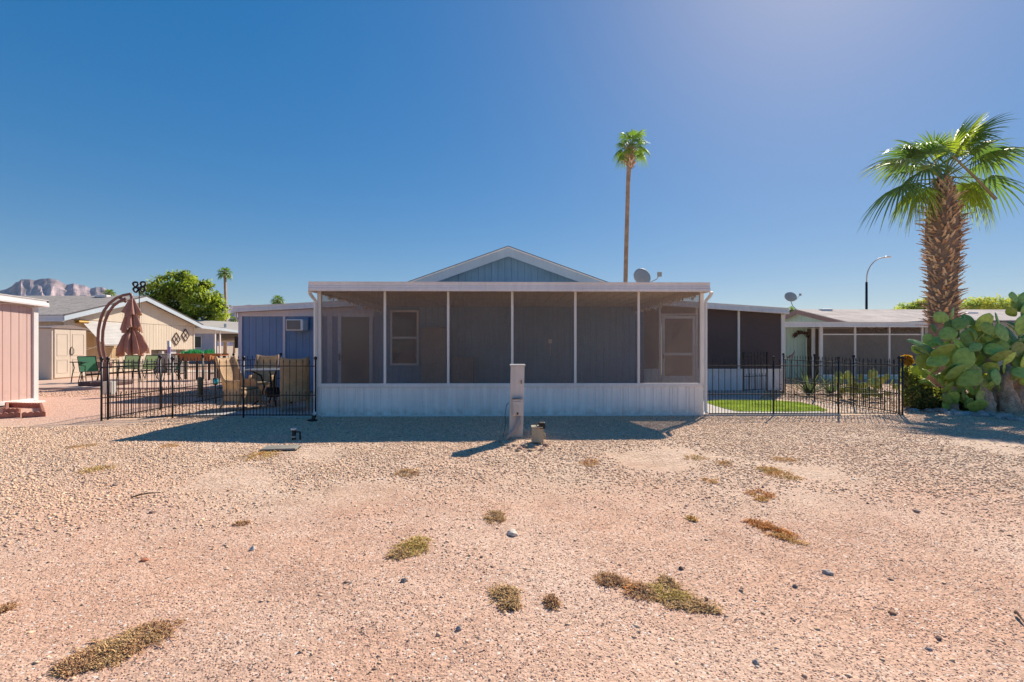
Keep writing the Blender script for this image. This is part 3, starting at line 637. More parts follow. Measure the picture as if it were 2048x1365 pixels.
# satellite dishes
def dish(name, label, c, w, h, yaw, pitch, mast, lnb):
    t = thing(name, label, 'satellite dish', mast[-1]); prof = []
    mb = MB(); Mx = Matrix.Translation(c) @ Euler((R(90)+pitch, 0, yaw), 'XYZ').to_matrix().to_4x4() @ Matrix.Diagonal((w, h, 1, 1))
    mb.lathe([(.001, .085*w), (.3, .078*w), (.6, .052*w), (.85, .02*w), (1, 0), (1, -.012), (.85, .006*w), (.6, .038*w), (.001, .07*w)], 28, M4=Mx)
    mb.build('reflector', M['dish'], t, smooth=True)
    MB().tube(mast, .022, 8).build('mast', M['dish'], t, smooth=True)
    mb = MB(); mb.tube(lnb, .014, 6); p = Vector(lnb[-1]); mb.box(p.x-.05, p.x+.05, p.y-.04, p.y+.04, p.z-.05, p.z+.07); mb.build('receiver_arm', M['dish'], t, bevel=.006)
yd = 12.6; c = P(1284.5, 554, yd)
dish('satellite_dish', 'grey satellite dish on the flat porch roof below the tall palm', c, .245, .235, R(14), R(-12),
     [c+Vector((0, .1, -.05)), c+Vector((.02, .12, -.2)), c+Vector((.02, .12, c.z*0-.35))], [c+Vector((.05, -.05, -.22)), c+Vector((.30, -.25, -.10)), P(1319, 550, yd-.3)])
yd = 26.5; c = P(1581.5, 594, yd)
dish('satellite_dish', 'grey satellite dish on a bent mast at the peak of the sage green house', c, .38, .27, R(8), R(-10),
     [c+Vector((0, .1, -.1)), P(1583, 606, yd+.2), P(1585, 612, yd+.5), P(1592, 619, yd+1.3)], [c+Vector((.05, 0, -.22)), P(1592, 600, yd-.3), P(1600.5, 590, yd-.5)])

# ================================================================== METAL FENCES
def fence_panel(L, drop=0):
    mb = MB(); n = int(round(L/.062)); st = L/n
    for i in range(1, n):
        x = i*st
        if i % 2 == 0:
            mb.tube([(x, 0, .03), (x, 0, 1.06)], .0062, 6); mb.lathe([(.001, 1.05), (.011, 1.06), (.012, 1.075), (.006, 1.09), (.010, 1.10), (.001, 1.135)], 6, (x, 0, 0))
        else: mb.tube([(x, 0, .03), (x, 0, .475)], .0062, 6); mb.lathe([(.001, .46), (.010, .475), (.001, .52)], 6, (x, 0, 0))
    for z in (.045, .43, 1.0): mb.bar((0, 0, z), (L, 0, z), .014, .018)
    return mb
def post_mb():
    mb = MB(); mb.tube([(0, 0, -.06), (0, 0, 1.10)], .0175, 8); return mb
def ball_mb():
    mb = MB(); mb.lathe([(.014, 1.095), (.020, 1.10), (.020, 1.112), (.010, 1.12), (.026, 1.13), (.033, 1.15), (.033, 1.162), (.024, 1.183), (.001, 1.195)], 12); return mb
def fence_run(pts, label, finials=True):
    t = thing('metal_fence', label, 'fence', pts[0])
    for i in range(len(pts)-1):
        a, b_ = Vector(pts[i]), Vector(pts[i+1]); d = b_-a; L = Vector((d.x, d.y)).length
        o = fence_panel(L).build('fence_panel', M['black'], t, local=True); o.location = a-t.location; o.rotation_euler = (0, -math.asin(d.z/L)if abs(d.z) < L else 0, math.atan2(d.y, d.x))
    for i, p in enumerate(pts):
        o = post_mb().build('post', M['black'], t, local=True, smooth=True); o.location = Vector(p)-t.location
        if finials:
            q = ball_mb().build('finial', M['black'], o, local=True, smooth=True)
    return t
lc = GP(203, 842)
fence_run([(lc.x, lc.y, 0), (PX(345, 9.42), 9.42, 0), (PX(487, 9.5), 9.5, .01), (PX(631, 9.52), 9.52, .0)], 'black metal picket fence in front of the wicker chairs left of the porch')
fence_run([(lc.x+.02, lc.y+.12, 0), (lc.x+.03, lc.y+1.5, 0), (lc.x+.05, lc.y+2.95, 0), (lc.x+.06, lc.y+4.3, 0), (lc.x+.9, lc.y+5.3, 0)], 'black metal picket fence running back beside the gravel on the left')
fence_run([(PX(1413, 9.6), 9.6, 0), (PX(1547, 9.6), 9.6, 0), (PX(1677, 9.62), 9.62, 0), (PX(1805, 9.6), 9.6, 0)], 'black metal picket fence in front of the turf right of the porch')
cr_ = PX(1806, 9.6)
fence_run([(cr_+.02, 9.72, 0), (cr_+.02, 11.0, 0), (cr_+.02, 12.4, 0), (cr_+.02, 13.8, 0)], 'black metal picket fence running back between turf and cactus bed on the right')
# open gate leaf
t = thing('metal_gate', 'open black metal gate leaf standing in front of the white carport wall', 'gate', (cr_-.4, 13.9, 0), rz=R(-160))
o = fence_panel(.9).build('gate_leaf', M['black'], t, local=True); o.location.z = .1
for xg in (0, .9): MB().bar((xg, 0, .1), (xg, 0, 1.22), .03).build('gate_stile', M['black'], t, local=True)

# turf blades
from mathutils import noise as mnoise_
def turf():
    poly = [GP(*p) for p in ((1409, 808), (1432, 805), (1500, 805), (1560, 806), (1600, 809), (1635, 817), (1656, 826), (1600, 827.5), (1475, 827), (1445, 820))]
    pl = [(p.x, p.y) for p in poly]
    def inside(x, y):
        c = False; j = len(pl)-1
        for i in range(len(pl)):
            if (pl[i][1] > y) != (pl[j][1] > y) and x < (pl[j][0]-pl[i][0])*(y-pl[i][1])/(pl[j][1]-pl[i][1])+pl[i][0]: c = not c
            j = i
        return c
    xs = [p[0] for p in pl]; ys = [p[1] for p in pl]; mb = MB()
    mb.add([(p[0], p[1], .04) for p in pl], [tuple(range(len(pl)))], (.22, .34, .06)); n = 0
    while n < 16000:
        x = random.uniform(min(xs), max(xs)); y = random.uniform(min(ys), max(ys))
        if not inside(x, y): continue
        n += 1; h = random.uniform(.02, .045); a = random.uniform(0, 6.28); dx, dy = math.cos(a)*.005, math.sin(a)*.005
        g = random.choice(((.42, .55, .13), (.50, .60, .17), (.34, .47, .11), (.58, .61, .26))); l = random.uniform(-.02, .02); q_ = .80+.35*mnoise_.noise(Vector((x*1.6, y*2.4, 3)))+.25*mnoise_.noise(Vector((x*9, y*9, 1))); g = (g[0]*q_, g[1]*q_, g[2]*q_)
        mb.add([(x-dx, y-dy, .038), (x+dx, y+dy, .038), (x+l, y+l*.6, .038+h)], [(0, 1, 2)], g)
    o = mb.build('turf', M['turf']); tag(o, kind='stuff')
turf()

# ================================================================== PEDESTAL, BOXES, SMALL YARD ITEMS
pd = GPH(1031, 877); py = pd.y; gzp = ground_h(pd.x, pd.y)
t = thing('utility_pedestal', 'tall grey metal utility pedestal leaning slightly in the gravel before the porch', 'utility pedestal', (pd.x, py+.1, gzp-.05))
bx0, bx1 = PX(1018, py), PX(1045.5, py); tx0, tx1 = PX(1021.5, py), PX(1049, py); zt = PZ(733, 1035, py); zb = gzp-.1
mb = MB(); mb.add([(bx0, py, zb), (bx1, py, zb), (bx1, py+.17, zb), (bx0, py+.17, zb), (tx0, py, zt), (tx1, py, zt), (tx1, py+.17, zt), (tx0, py+.17, zt)], [(0,3,2,1),(4,5,6,7),(0,1,5,4),(1,2,6,5),(2,3,7,6),(3,0,4,7)])
mb.build('cabinet', M['steel'], t, bevel=.006)
MB().box(tx0-.012, tx1+.012, py-.02, py+.19, zt+.001, zt+.025).build('lid', M['steel'], t, bevel=.005)
x0, x1 = PX(1025, py), PX(1044.5, py); z0, z1 = PZ(831, 1035, py), PZ(798, 1035, py)
mb = MB().box(x0, x1, py-.07, py-.008, z0, z1).box(x0+.02, x1-.02, py-.085, py-.071, z0+.02, z1-.03); bxo = mb.build('meter_box', M['steel'], t, bevel=.008)
MB().box(x0-.005, x1+.005, py-.09, py-.002, z1+.001, z1+.012).build('rain_hood', mat('blue_grey_hood', (.16, .18, .22), .5), bxo)
MB().box(x0+.05, x1-.05, py-.094, py-.086, z0+.09, z0+.15).build('label_plate', mat('label_grey', (.55, .53, .50), .5), bxo)
MB().box((x0+x1)/2-.012, (x0+x1)/2+.012, py-.1, py-.086, z0+.02, z0+.05).build('latch', M['black'], bxo)
MB().box(tx1-.055, tx1-.04, py-.02, py+.002, zt-.25, zt-.20).build('hasp', mat('rusty_steel', (.24, .14, .09), .7), t)
MB().tube([(PX(1036, py)+.02, py-.03, z0+.01), (PX(1036, py), py-.05, z0-.1), (PX(1029, py), py-.07, z0-.2), (PX(1018, py), py-.10, z0-.27), (PX(1012, py), py-.12, gzp-.02)], [.032, .032, .03, .026, .024], 8).build('conduit', mat('grey_conduit', (.36, .33, .32), .5), t, smooth=True)
mb = MB().tube([(PX(1018, py), py-.01, PZ(806, 1018, py)), (PX(1013, py), py-.01, PZ(810, 1013, py)), (PX(1010, py), py+.02, PZ(832, 1010, py)), (PX(1012, py), py+.02, PZ(846, 1010, py)), (PX(1006, py), py-.01, gzp)], .004, 5); mb.build('loose_wire', M['blackp'], t)
ub = GPH(1076, 889); y = ub.y; g0 = ground_h(ub.x, ub.y)
t = thing('utility_box', 'small beige utility box with a black cap beside the pedestal', 'utility box', (ub.x, y+.08, g0))
x0, x1 = PX(1064, y), PX(1089, y); zb, zt = PZ(886, 1076, y), PZ(857, 1076, y)
MB().box(x0, x1-.03, y, y+.14, zb, zt).build('box', M['steel2'], t, bevel=.006)
MB().box(x0-.008, x1-.022, y-.012, y+.152, zt+.001, zt+.02).build('lid', M['steel2'], t, bevel=.004)
MB().box(PX(1078.5, y), PX(1090.5, y), y-.01, y+.1, PZ(858.5, 1084, y), PZ(846, 1084, y)).build('cap', M['blackp'], t, bevel=.01)
MB().box(x1-.035, x1-.012, y+.01, y+.03, g0-.05, zt-.0).tube([(x1-.01, y+.05, zt-.07), (x1+.015, y+.05, zt-.09), (x1+.01, y+.05, zt-.14), (x1-.02, y+.05, zt-.12)], .012, 6).build('bracket', M['steel2'], t)
MB().tube([(PX(1074, y), y+.07, zt+.02), (PX(1073, y), y+.07, zt+.05), (PX(1080, y), y+.07, zt+.06)], .009, 6).build('fitting', M['brass'], t)
MB().tube([(x0+.06, y+.07, zb-.08), (x0+.06, y+.07, zb+.01)], .03, 8).tube([(x1-.08, y+.07, zb-.08), (x1-.08, y+.07, zb+.01)], .03, 8).build('foot', M['blackp'], t)
# water valve
v = GPH(588, 880); g0 = ground_h(v.x, v.y)
t = thing('water_valve', 'small black water valve with a pale cap in the shaded gravel by the porch corner', 'valve', (v.x, v.y, g0))
h = (880-855)/F*v.y
MB().tube([(v.x, v.y, g0-.03), (v.x, v.y, g0+h*.78)], .028, 10).tube([(v.x, v.y, g0+h*.62), (v.x+.085, v.y, g0+h*.62), (v.x+.09, v.y, g0)], .014, 8).build('body', M['blackp'], t, smooth=False)
MB().box(v.x-.036, v.x+.03, v.y-.03, v.y+.03, g0+h*.78, g0+h*.92).build('cap', mat('pale_cap', (.6, .62, .66), .4), t, bevel=.005)
MB().box(v.x-.03, v.x+.03, v.y-.03, v.y+.02, g0+.03, g0+.06).build('collar', mat('valve_grey', (.35, .34, .32), .5), t, bevel=.008)
# meter lid slab
v = GPH(563, 899); g0 = ground_h(v.x, v.y)
t = thing('meter_lid', 'flat weathered concrete lid lying in gravel at the edge of the porch shadow', 'meter lid', (v.x, v.y, g0), rz=R(8))
MB().box(-.23, .21, -.13, .13, -.02, .035).build('lid', mat('weathered_grey', (.26, .24, .20), .95, .25, 9, bump=.4), t, bevel=.015, local=True)
MB().box(-.245, .225, -.145, .145, -.04, .012).build('rim', M['blackp'], t, bevel=.006, local=True)
# splash block shoe at the downspout foot
v = GPH(627, 843)
o = MB().tube([(v.x, v.y, -.02), (v.x, v.y, .1)], [.05, .03], 8).box(v.x-.1, v.x+.06, v.y-.05, v.y+.04, 0, .035).build('fence_anchor', M['black'], bevel=.006); tag(o, 'black metal anchor foot on gravel at the left porch corner', 'anchor')
# grey electric box behind fence corner
y = 13.2; a, b_ = PX(205, y), PX(223, y)
t = thing('junction_box', 'pale grey junction box on a post behind the left fence corner', 'junction box', ((a+b_)/2, y+.1, 0))
MB().box(a, b_, y, y+.16, PZ(790, 214, y), PZ(764, 214, y)).build('box', mat('pale_grey', (.56, .56, .52), .5), t, bevel=.01)
MB().box((a+b_)/2-.04, (a+b_)/2+.04, y+.04, y+.12, -.05, PZ(789, 214, y)).build('leg', M['steel'], t)

# ================================================================== LOOSE ROCKS
ICO = None
def ico():
    global ICO
    if ICO is None:
        import bmesh
        bm = bmesh.new(); bmesh.ops.create_icosphere(bm, subdivisions=3, radius=1)
        ICO = ([v.co.copy() for v in bm.verts], [tuple(v.index for v in f.verts) for f in bm.faces]); bm.free()
    return ICO
from mathutils import noise as mnoise
def rock(loc, rx, ry, rz, col, seed, name='stone', label='', cat_='stone', group=None, rough=.35):
    vs, fs = ico(); mb = MB(); a = seed*1.7; out = []
    for v in vs:
        n = mnoise.noise(v*1.3+Vector((seed*3.1, seed, 0)))*rough+mnoise.noise(v*3.1+Vector((seed, 0, 7)))*rough*.4
        w = v*(1+n); out.append((w.x*rx*math.cos(a)-w.y*ry*math.sin(a), w.x*rx*math.sin(a)+w.y*ry*math.cos(a), w.z*rz+rz*.35))
    mb.add(out, fs, col); o = mb.build(name, M['rockbig'], smooth=True, local=True); o.location = loc; tag(o, label, cat_, group); return o
rk = [(1025, 1069, 14, 6, (.70, .58, .48), 'pale cream stone half buried in the dirt below the brown green weed'),
      (808, 1163, 7, 5, (.30, .25, .22), 'dark grey stone lying alone below the round yellow green weed'),
      (1512, 1327, 7, 5, (.38, .34, .31), 'round grey pebble near the bottom edge right of centre'),
      (1785, 1227, 9, 4, (.34, .20, .13), 'flat brown stone in the open dirt at lower right'),
      (1655, 1147, 10, 5, (.50, .42, .37), 'pale grey stone in the right half of the open dirt'),
      (1877, 1278, 7, 4, (.20, .13, .12), 'dark reddish stone near the lower right corner'),
      (289, 1122, 8, 3.5, (.45, .17, .09), 'rusty orange brick chip in the dirt left of centre'),
      (1832, 1024, 7, 4, (.38, .27, .22), 'brown stone in the dirt under the right gravel band'),
      (1590, 1175, 5, 4, (.26, .21, .19), 'small dark pebble right of the long brown weed'),
      (1413, 1200, 5, 4, (.19, .14, .15), 'small purplish black pebble touching the end of the long weed'),
      (1362, 1139, 5, 4, (.15, .11, .10), 'small black pebble above the long brown weed'),
      (230, 972, 6, 3.5, (.28, .20, .17), 'brown stone near the olive weed at far left'),
      (917, 1260, 6, 5, (.33, .31, .31), 'blue grey pebble in the dirt lower centre'),
      (505, 1100, 6, 5, (.60, .55, .50), 'whitish pebble in the dirt left of the yellow green weed'),
      (305, 1026, 6, 3, (.34, .21, .17), 'reddish flat stone below the dark twigs on the left'),
      (1858, 1300, 6, 3, (.33, .28, .27), 'narrow grey stone at lower right beside the dark reddish one')]
for i, (px, py, a, b_, c, lb) in enumerate(rk):
    p = GPH(px, py); k = p.y/F; rock((p.x, p.y, ground_h(p.x, p.y)), a*k, a*k*.75, b_*k, c, i+3, label=lb)
# heap of cobbles at the pedestal foot
for i, (px, py, a, b_) in enumerate(((1008, 892, 4, 3), (1018, 897, 5, 3), (1030, 893, 5, 3), (1040, 899, 7, 4), (1052, 895, 7, 4), (1060, 902, 7, 3), (1092, 893, 6, 5), (1070, 896, 5, 3), (1036, 903, 5, 3.5), (1000, 886, 4, 3), (1083, 901, 5, 3), (1120, 899, 4, 2.5))):
    p = GPH(px, py); k = p.y/F; rock((p.x, p.y, ground_h(p.x, p.y)), a*k, a*k*.8, b_*k, (.34+.03*(i % 4), .24+.02*(i % 3), .19), i+31, name='cobble', label='brown cobble in the heap around the utility pedestal foot', group='cobbles around the pedestal foot')
# twigs
for i, (a, b_, lb) in enumerate((((262, 998), (322, 990), 'thin dark twig lying in gravel on the left'), ((2030, 1231), (2048, 1252), 'thin black twig lying at the right edge of the dirt'))):
    p, q = GPH(*a), GPH(*b_); p.z += .012; q.z += .02; m_ = (p+q)/2+Vector((.01, .02, .012))
    o = MB().tube([p, p.lerp(m_, .5)+Vector((0, 0, .006)), m_, q], [.006, .008, .007, .003], 6).build('twig', M['bark']); tag(o, lb, 'twig')
# cactus bed stones
for i in range(26):
    t_ = i/25; px = 1818+t_*250; py_ = 818+t_*24+random.uniform(-3, 4); p = GP(px, py_)
    rock((p.x, p.y, 0), random.uniform(.06, .12), random.uniform(.05, .09), random.uniform(.04, .07), random.choice(((.42, .38, .36), (.33, .29, .28), (.5, .45, .42))), i+60, name='border_stone', label='grey river stone in the row edging the cactus bed', group='stones edging the cactus bed')

# ================================================================== WEEDS
GRN = [(.62, .44, .14), (.70, .48, .16), (.50, .37, .12), (.74, .53, .21)]
OLV = [(.58, .36, .17), (.66, .43, .20), (.44, .28, .14), (.70, .48, .24)]
BRN = [(.52, .28, .14), (.60, .35, .17), (.38, .21, .12), (.66, .43, .23)]
YEL = [(.80, .47, .15), (.74, .44, .14), (.84, .54, .22), (.62, .36, .12)]
ORG = [(.74, .33, .10), (.66, .28, .09), (.80, .44, .16), (.54, .24, .09)]
def weed(ells, label, name='weed', dens=1.0, hmax=.05):
    c0 = GPH(ells[0][0], ells[0][1]); t = None; mb = MB()
    for (px, py, hw_, hh, tilt, pal, pal2) in ells:
        c = GPH(px, py); k = c.y/F; kk = c.y*c.y/(CH*F)
        n = int(min(2600, max(200, hw_*hh*1.7))*dens)
        for _ in range(n):
            r = math.sqrt(random.random()); a = random.uniform(0, 6.283)
            r *= 1+.22*math.sin(3*a+px)+.14*math.sin(7*a+py)
            u, w = r*math.cos(a)*hw_, r*math.sin(a)*hh
            sx = u*math.cos(tilt)-w*math.sin(tilt)*1; sy = u*math.sin(tilt)+w*math.cos(tilt)
            x = c.x+sx*k; y = c.y-sy*kk
            nz = mnoise.noise(Vector((x*9, y*9, px)))
            if nz < -.30 or random.random() < (r-.45)*1.5 or r+.75*mnoise.noise(Vector((x*11, y*11, px+5))) > .92: continue
            z = ground_h(x, y); h = random.uniform(.003, hmax*.62)*(1.1-r*.7)
            l = random.uniform(.012, .04); th = random.uniform(0, 6.283); wd = random.uniform(.0012, .003)
            d = Vector((math.cos(th), math.sin(th), 0)); sd = Vector((-d.y, d.x, 0))*wd
            col = random.choice(pal if mnoise.noise(Vector((x*5, y*5, px+9))) < .05 else pal2); q = random.uniform(.7, 1.15); col = tuple(e*q for e in col)
            b0 = Vector((x, y, z+h*.25)); b1 = b0+d*l*.55+Vector((0, 0, h*.8)); b2 = b0+d*l+Vector((random.uniform(-.008, .008), random.uniform(-.008, .008), h*random.uniform(.2, 1)))
            mb.add([b0-sd, b0+sd, b1-sd, b1+sd, b2], [(0, 1, 3, 2), (2, 3, 4)], col)
        for _ in range(int(7+hw_*.5)):      # creeping runners with a few leaflets
            th = random.uniform(0, 6.283); r = random.uniform(.2, .6); x = c.x+r*math.cos(th)*hw_*k; y = c.y+r*math.sin(th)*hh*kk
            th += random.uniform(-.7, .7); L_r = random.uniform(.35, .75)*min(hw_*k, .25); pts = []; col = random.choice(BRN if random.random() < .6 else pal)
            for q in range(6):
                x += math.cos(th)*L_r/6; y += math.sin(th)*L_r/6; th += random.uniform(-.45, .45); pts.append((x, y, ground_h(x, y)+.006+random.uniform(0, .006)))
                if q:
                    for _2 in range(2):
                        d = Vector((random.uniform(-1, 1), random.uniform(-1, 1), random.uniform(.1, .7)))*.013; b0 = Vector(pts[-1]); sd = Vector((-d.y, d.x, 0))*.25; g_ = random.choice(pal)
                        mb.add([b0, b0+d*.6+sd, b0+d, b0+d*.6-sd], [(0, 1, 2, 3)], g_)
            mb.tube(pts, .0016, 3, col=col, cap=False)
    o = mb.build(name, M['weed']); tag(o, label, 'weed'); return o
weed([(165, 1325, 50, 30, -.25, BRN, OLV), (225, 1303, 62, 42, -.3, OLV, BRN), (285, 1276, 58, 38, -.25, BRN, OLV)], 'largest brown green weed mat spreading at the lower left corner', dens=1.2)
weed([(828, 1094, 40, 22, -.15, GRN, GRN), (800, 1108, 28, 14, 0, OLV, GRN)], 'round yellow green weed clump left of centre in the open dirt', dens=1.7)
weed([(990, 1036, 26, 17, .1, BRN, OLV)], 'brown and green weed clump just above the pale cream stone', dens=1.7)
weed([(1008, 1192, 36, 24, 0, OLV, OLV), (1020, 1212, 24, 16, .2, OLV, BRN)], 'olive weed clump left of the tiny brown tuft', dens=1.6)
weed([(1104, 1206, 17, 14, .3, BRN, BRN)], 'tiny dark brown tuft right of the olive weed clump', dens=2.2)
weed([(1222, 1163, 36, 17, .1, BRN, ORG), (1280, 1183, 42, 20, .25, BRN, ORG), (1345, 1196, 58, 28, .3, OLV, GRN), (1340, 1170, 24, 15, .5, OLV, BRN), (1400, 1215, 42, 12, .35, OLV, BRN)], 'longest weed, rusty brown at one end and olive at the other', dens=1.3)
weed([(815, 947, 30, 8, 0, OLV, BRN)], 'flat tan brown weed between porch shadow and yellow green clump', dens=2)
weed([(520, 912, 36, 11, 0, GRN, YEL), (545, 905, 20, 6, 0, YEL, YEL)], 'yellow green weed beside the flat concrete lid', dens=2)
weed([(195, 939, 32, 7, -.22, GRN, OLV)], 'narrow olive weed in gravel at the far left', dens=2)
weed([(165, 894, 30, 5, -.1, OLV, YEL)], 'faint flat weed nearest the pink shed', dens=1.6)
weed([(337, 893, 22, 5, 0, YEL, OLV)], 'faint flat weed under the tip of the porch shadow', dens=1.6)
weed([(1180, 926, 22, 8, 0, YEL, ORG)], 'small orange yellow weed right of the pedestal', dens=1.4)
weed([(1388, 917, 26, 5, 0, YEL, GRN)], 'thin yellow weed strip in gravel below the right porch corner', dens=1.4)
weed([(1448, 928, 18, 6, 0, YEL, YEL)], 'faint yellow weed just right of the thin yellow strip', dens=1.2)
weed([(1560, 950, 36, 15, .2, YEL, GRN), (1540, 940, 22, 6, 0, YEL, YEL)], 'spreading yellow weed in the gravel below the right fence', dens=1.3)
weed([(1572, 921, 32, 4, 0, YEL, YEL)], 'thin pale weed streak nearest the right fence', dens=1.3)
weed([(1522, 990, 30, 10, .05, ORG, YEL), (1525, 1001, 16, 5, 0, YEL, YEL)], 'orange weed where the right gravel meets the dirt', dens=1.4)
weed([(1520, 1050, 30, 12, .25, ORG, ORG), (1558, 1068, 36, 20, .4, ORG, YEL)], 'diagonal orange and yellow weed in the dirt at right', dens=1.5)
weed([(1384, 1040, 12, 6, 0, GRN, YEL)], 'very small green tuft between centre and the orange weeds', dens=1.8)
weed([(485, 1048, 18, 5, 0, BRN, YEL)], 'faint dry brown tuft alone in the dirt at left', dens=1.0)
weed([(8, 1220, 16, 10, -.2, BRN, ORG)], 'rusty tuft cut off by the left edge of the picture', dens=1.6)
weed([(1420, 963, 18, 6, 0, YEL, OLV)], 'faint yellow weed below the thin yellow strip', dens=1.0)

# ================================================================== LEFT: PINK SHED
sx = -11.35*1.0; sc_ = GP(72, 806); SX, SY = sc_.x, sc_.y
t = thing('pink_shed', 'pink sided shed with white trim at the left edge', 'shed', (SX-1.5, SY-1.5, 0))
za_ = PZ(612, 80, SY)
mb = MB(); zsl = lambda q: za_+.16*(q)
siding(mb, (SX, SY-3.2), (SX, SY), .1, lambda tt: za_-.05+.04*(3.2-tt), .19, .012, .018); siding(mb, (SX, SY), (SX-3, SY), .1, za_-.05, .19); siding(mb, (SX-3, SY-3.2), (SX, SY-3.2), .1, za_+.08, .19); siding(mb, (SX-3, SY), (SX-3, SY-3.2), .1, za_, .19)
mb.build('wall', M['pink'], t)
MB().box(SX-.01, SX+.035, SY-.09, SY+.03, .06, za_).build('corner_trim', M['white2'], t, bevel=.005)
MB().box(SX-.01, SX+.04, SY-3.2, SY-.1, .03, .12).box(SX-.1, SX+.14, SY-.45, SY+.1, .0, .05).build('base_trim', M['white2'], t, bevel=.005)
zt1 = PZ(600, 95, SY)
mb = MB(); fascia(mb, (SX+.12, SY-3.5), (SX+.12, SY+.2), zt1+.15, zt1, .17); fascia(mb, (SX+.12, SY+.2), (SX-3, SY+.2), zt1, zt1, .17)
rf = fixn(mb.build('roof_edge', M['white2'], t))
mb = MB(); mb.prism([(SX+.11, SY-3.5, zt1+.13), (SX+.11, SY+.19, zt1-.02), (SX+.11, SY+.19, zt1-.09), (SX+.11, SY-3.5, zt1+.06)], (-3.2, 0, 0)); fixn(mb.build('roof', M['white2'], t))
MB().lathe([(.001, .10), (.07, .09), (.10, .05), (.10, 0)], 14, (SX-.35, SY-.75, zt1+.02)).build('roof_vent', M['white2'], t, smooth=True)
# terracotta edging
def scallop(L, h=.11):
    mb = MB(); n = int(L/.075); top = []
    for i in range(n*6+1): xx = i/(n*6)*L; top.append((xx, 0, h-.02+.022*abs(math.sin(math.pi*i/6))))
    mb.prism([(0, 0, -.03)]+[(L, 0, -.03)]+top[::-1], (0, .045, 0)); return mb
ed = [((92, 833), (44, 836), 'longest terracotta edging brick at the outer corner of the shed bed'), ((42, 827), (10, 827), 'scalloped terracotta edging brick in the middle of the shed bed'), ((42, 835), (-8, 838), 'scalloped terracotta edging brick lying in front of the shed bed'), ((90, 832), (84, 815), 'terracotta edging brick turned back toward the pink shed'), ((84, 816), (14, 814), 'terracotta scalloped edging row against the pink shed wall'), ((12, 815), (11, 828), 'short terracotta edging brick across the shed bed')]
for a, b_, lb in ed:
    p, q = GP(*a), GP(*b_); d = q-p
    o = fixn(scallop(max(.2, d.length)).build('edging_brick', M['brick'], bevel=.004)); o.location = p; o.rotation_euler = (0, 0, math.atan2(d.y, d.x)); tag(o, lb, 'edging brick', 'terracotta edging bricks by the pink shed')

# ================================================================== CREAM HOUSE
CX = -18.5
def cy(px): # y along the wall plane X=CX that appears at px
    tt = (px-1024)/F; k = (s_+c_*tt)/(c_-s_*tt); return CX/k
y0, y1 = cy(128), cy(388); yr = (y0+y1)/2; zr = PZ(592.5, 283, cy(283)); ze = 2.78
M['awn'] = mat('awning_white', (.46, .44, .42), .5)
t = thing('cream_house', 'cream sided house with low gable and grey shingle roof on the left', 'house', (CX-7, yr, 0))
zg = lambda tt: zr-.17-abs(tt-(yr-y0))*((zr-ze)/(yr-y0)); zg.breaks = [yr-y0]
zlow = lambda tt: .25 if tt < cy(303)-y0 else 1.19
seam = 2.53
mb = MB(); siding(mb, (CX, y0), (CX, cy(303)), .15, seam, .2, .01, .02); siding(mb, (CX, cy(303)), (CX, y1), 1.19, seam, .2, .01, .02)
siding(mb, (CX-14, y0), (CX, y0), .15, ze, .2, .01, .02)
mb.build('wall', M['cream'], t)
mb = MB(); siding(mb, (CX+.012, y0), (CX+.012, y1), seam+.012, zg, 1.2, .012, .02); mb.build('gable_wall', M['cream'], t)
MB().box(CX-.35, CX-.3, cy(303), y1, 0, 1.19).box(CX-.3, CX, cy(303)-.02, cy(303), 0, 1.19).build('skirting', mat('tan_skirt', (.30, .25, .2), .8), t)
MB().box(CX-.02, CX+.03, y1-.08, y1+.02, 1.19, ze).build('corner_trim', M['cream'], t)
mb = MB(); oh = .35; sl = (zr-ze)/(yr-y0)
for s in (-1, 1):
    e = yr+s*(yr-y0+oh); zz = zr-(yr-y0+oh)*sl
    mb.prism([(CX+.3, yr, zr), (CX+.3, e, zz), (CX+.3, e, zz-.06), (CX+.3, yr, zr-.06)], (-15, 0, 0))
rf = fixn(mb.build('roof', M['shingle'], t))
mb = MB()
for s in (-1, 1):
    e = yr+s*(yr-y0+oh); zz = zr-(yr-y0+oh)*sl
    mb.prism([(CX+.33, yr, zr-.035), (CX+.33, e, zz-.035), (CX+.33, e, zz-.25), (CX+.33, yr, zr-.25)], (-.04, 0, 0))
fixn(mb.build('gable_trim', M['creamtrim'], t))
mb = MB()
for s in (-1, 1):
    e = yr+s*(yr-y0+oh); zz = zr-(yr-y0+oh)*sl
    mb.prism([(CX+.345, yr, zr+.01), (CX+.345, e, zz+.01), (CX+.345, e, zz-.032), (CX+.345, yr, zr-.032)], (-.06, 0, 0))
fixn(mb.build('drip_edge', M['darkedge'], rf))
e = y0-oh; zz = zr-(yr-y0+oh)*sl
mb = MB(); fascia(mb, (CX-14, e-.02), (CX+.3, e-.02), zz-.03, zz-.03, .26); fixn(mb.build('gutter', M['white2'], t))
yv = P(205, 590, yr-.6); MB().box(CX-1.9, CX-1.3, yr-.5, yr-.2, zr-.12, zr+.0).build('roof_vent', M['white2'], rf, bevel=.02)
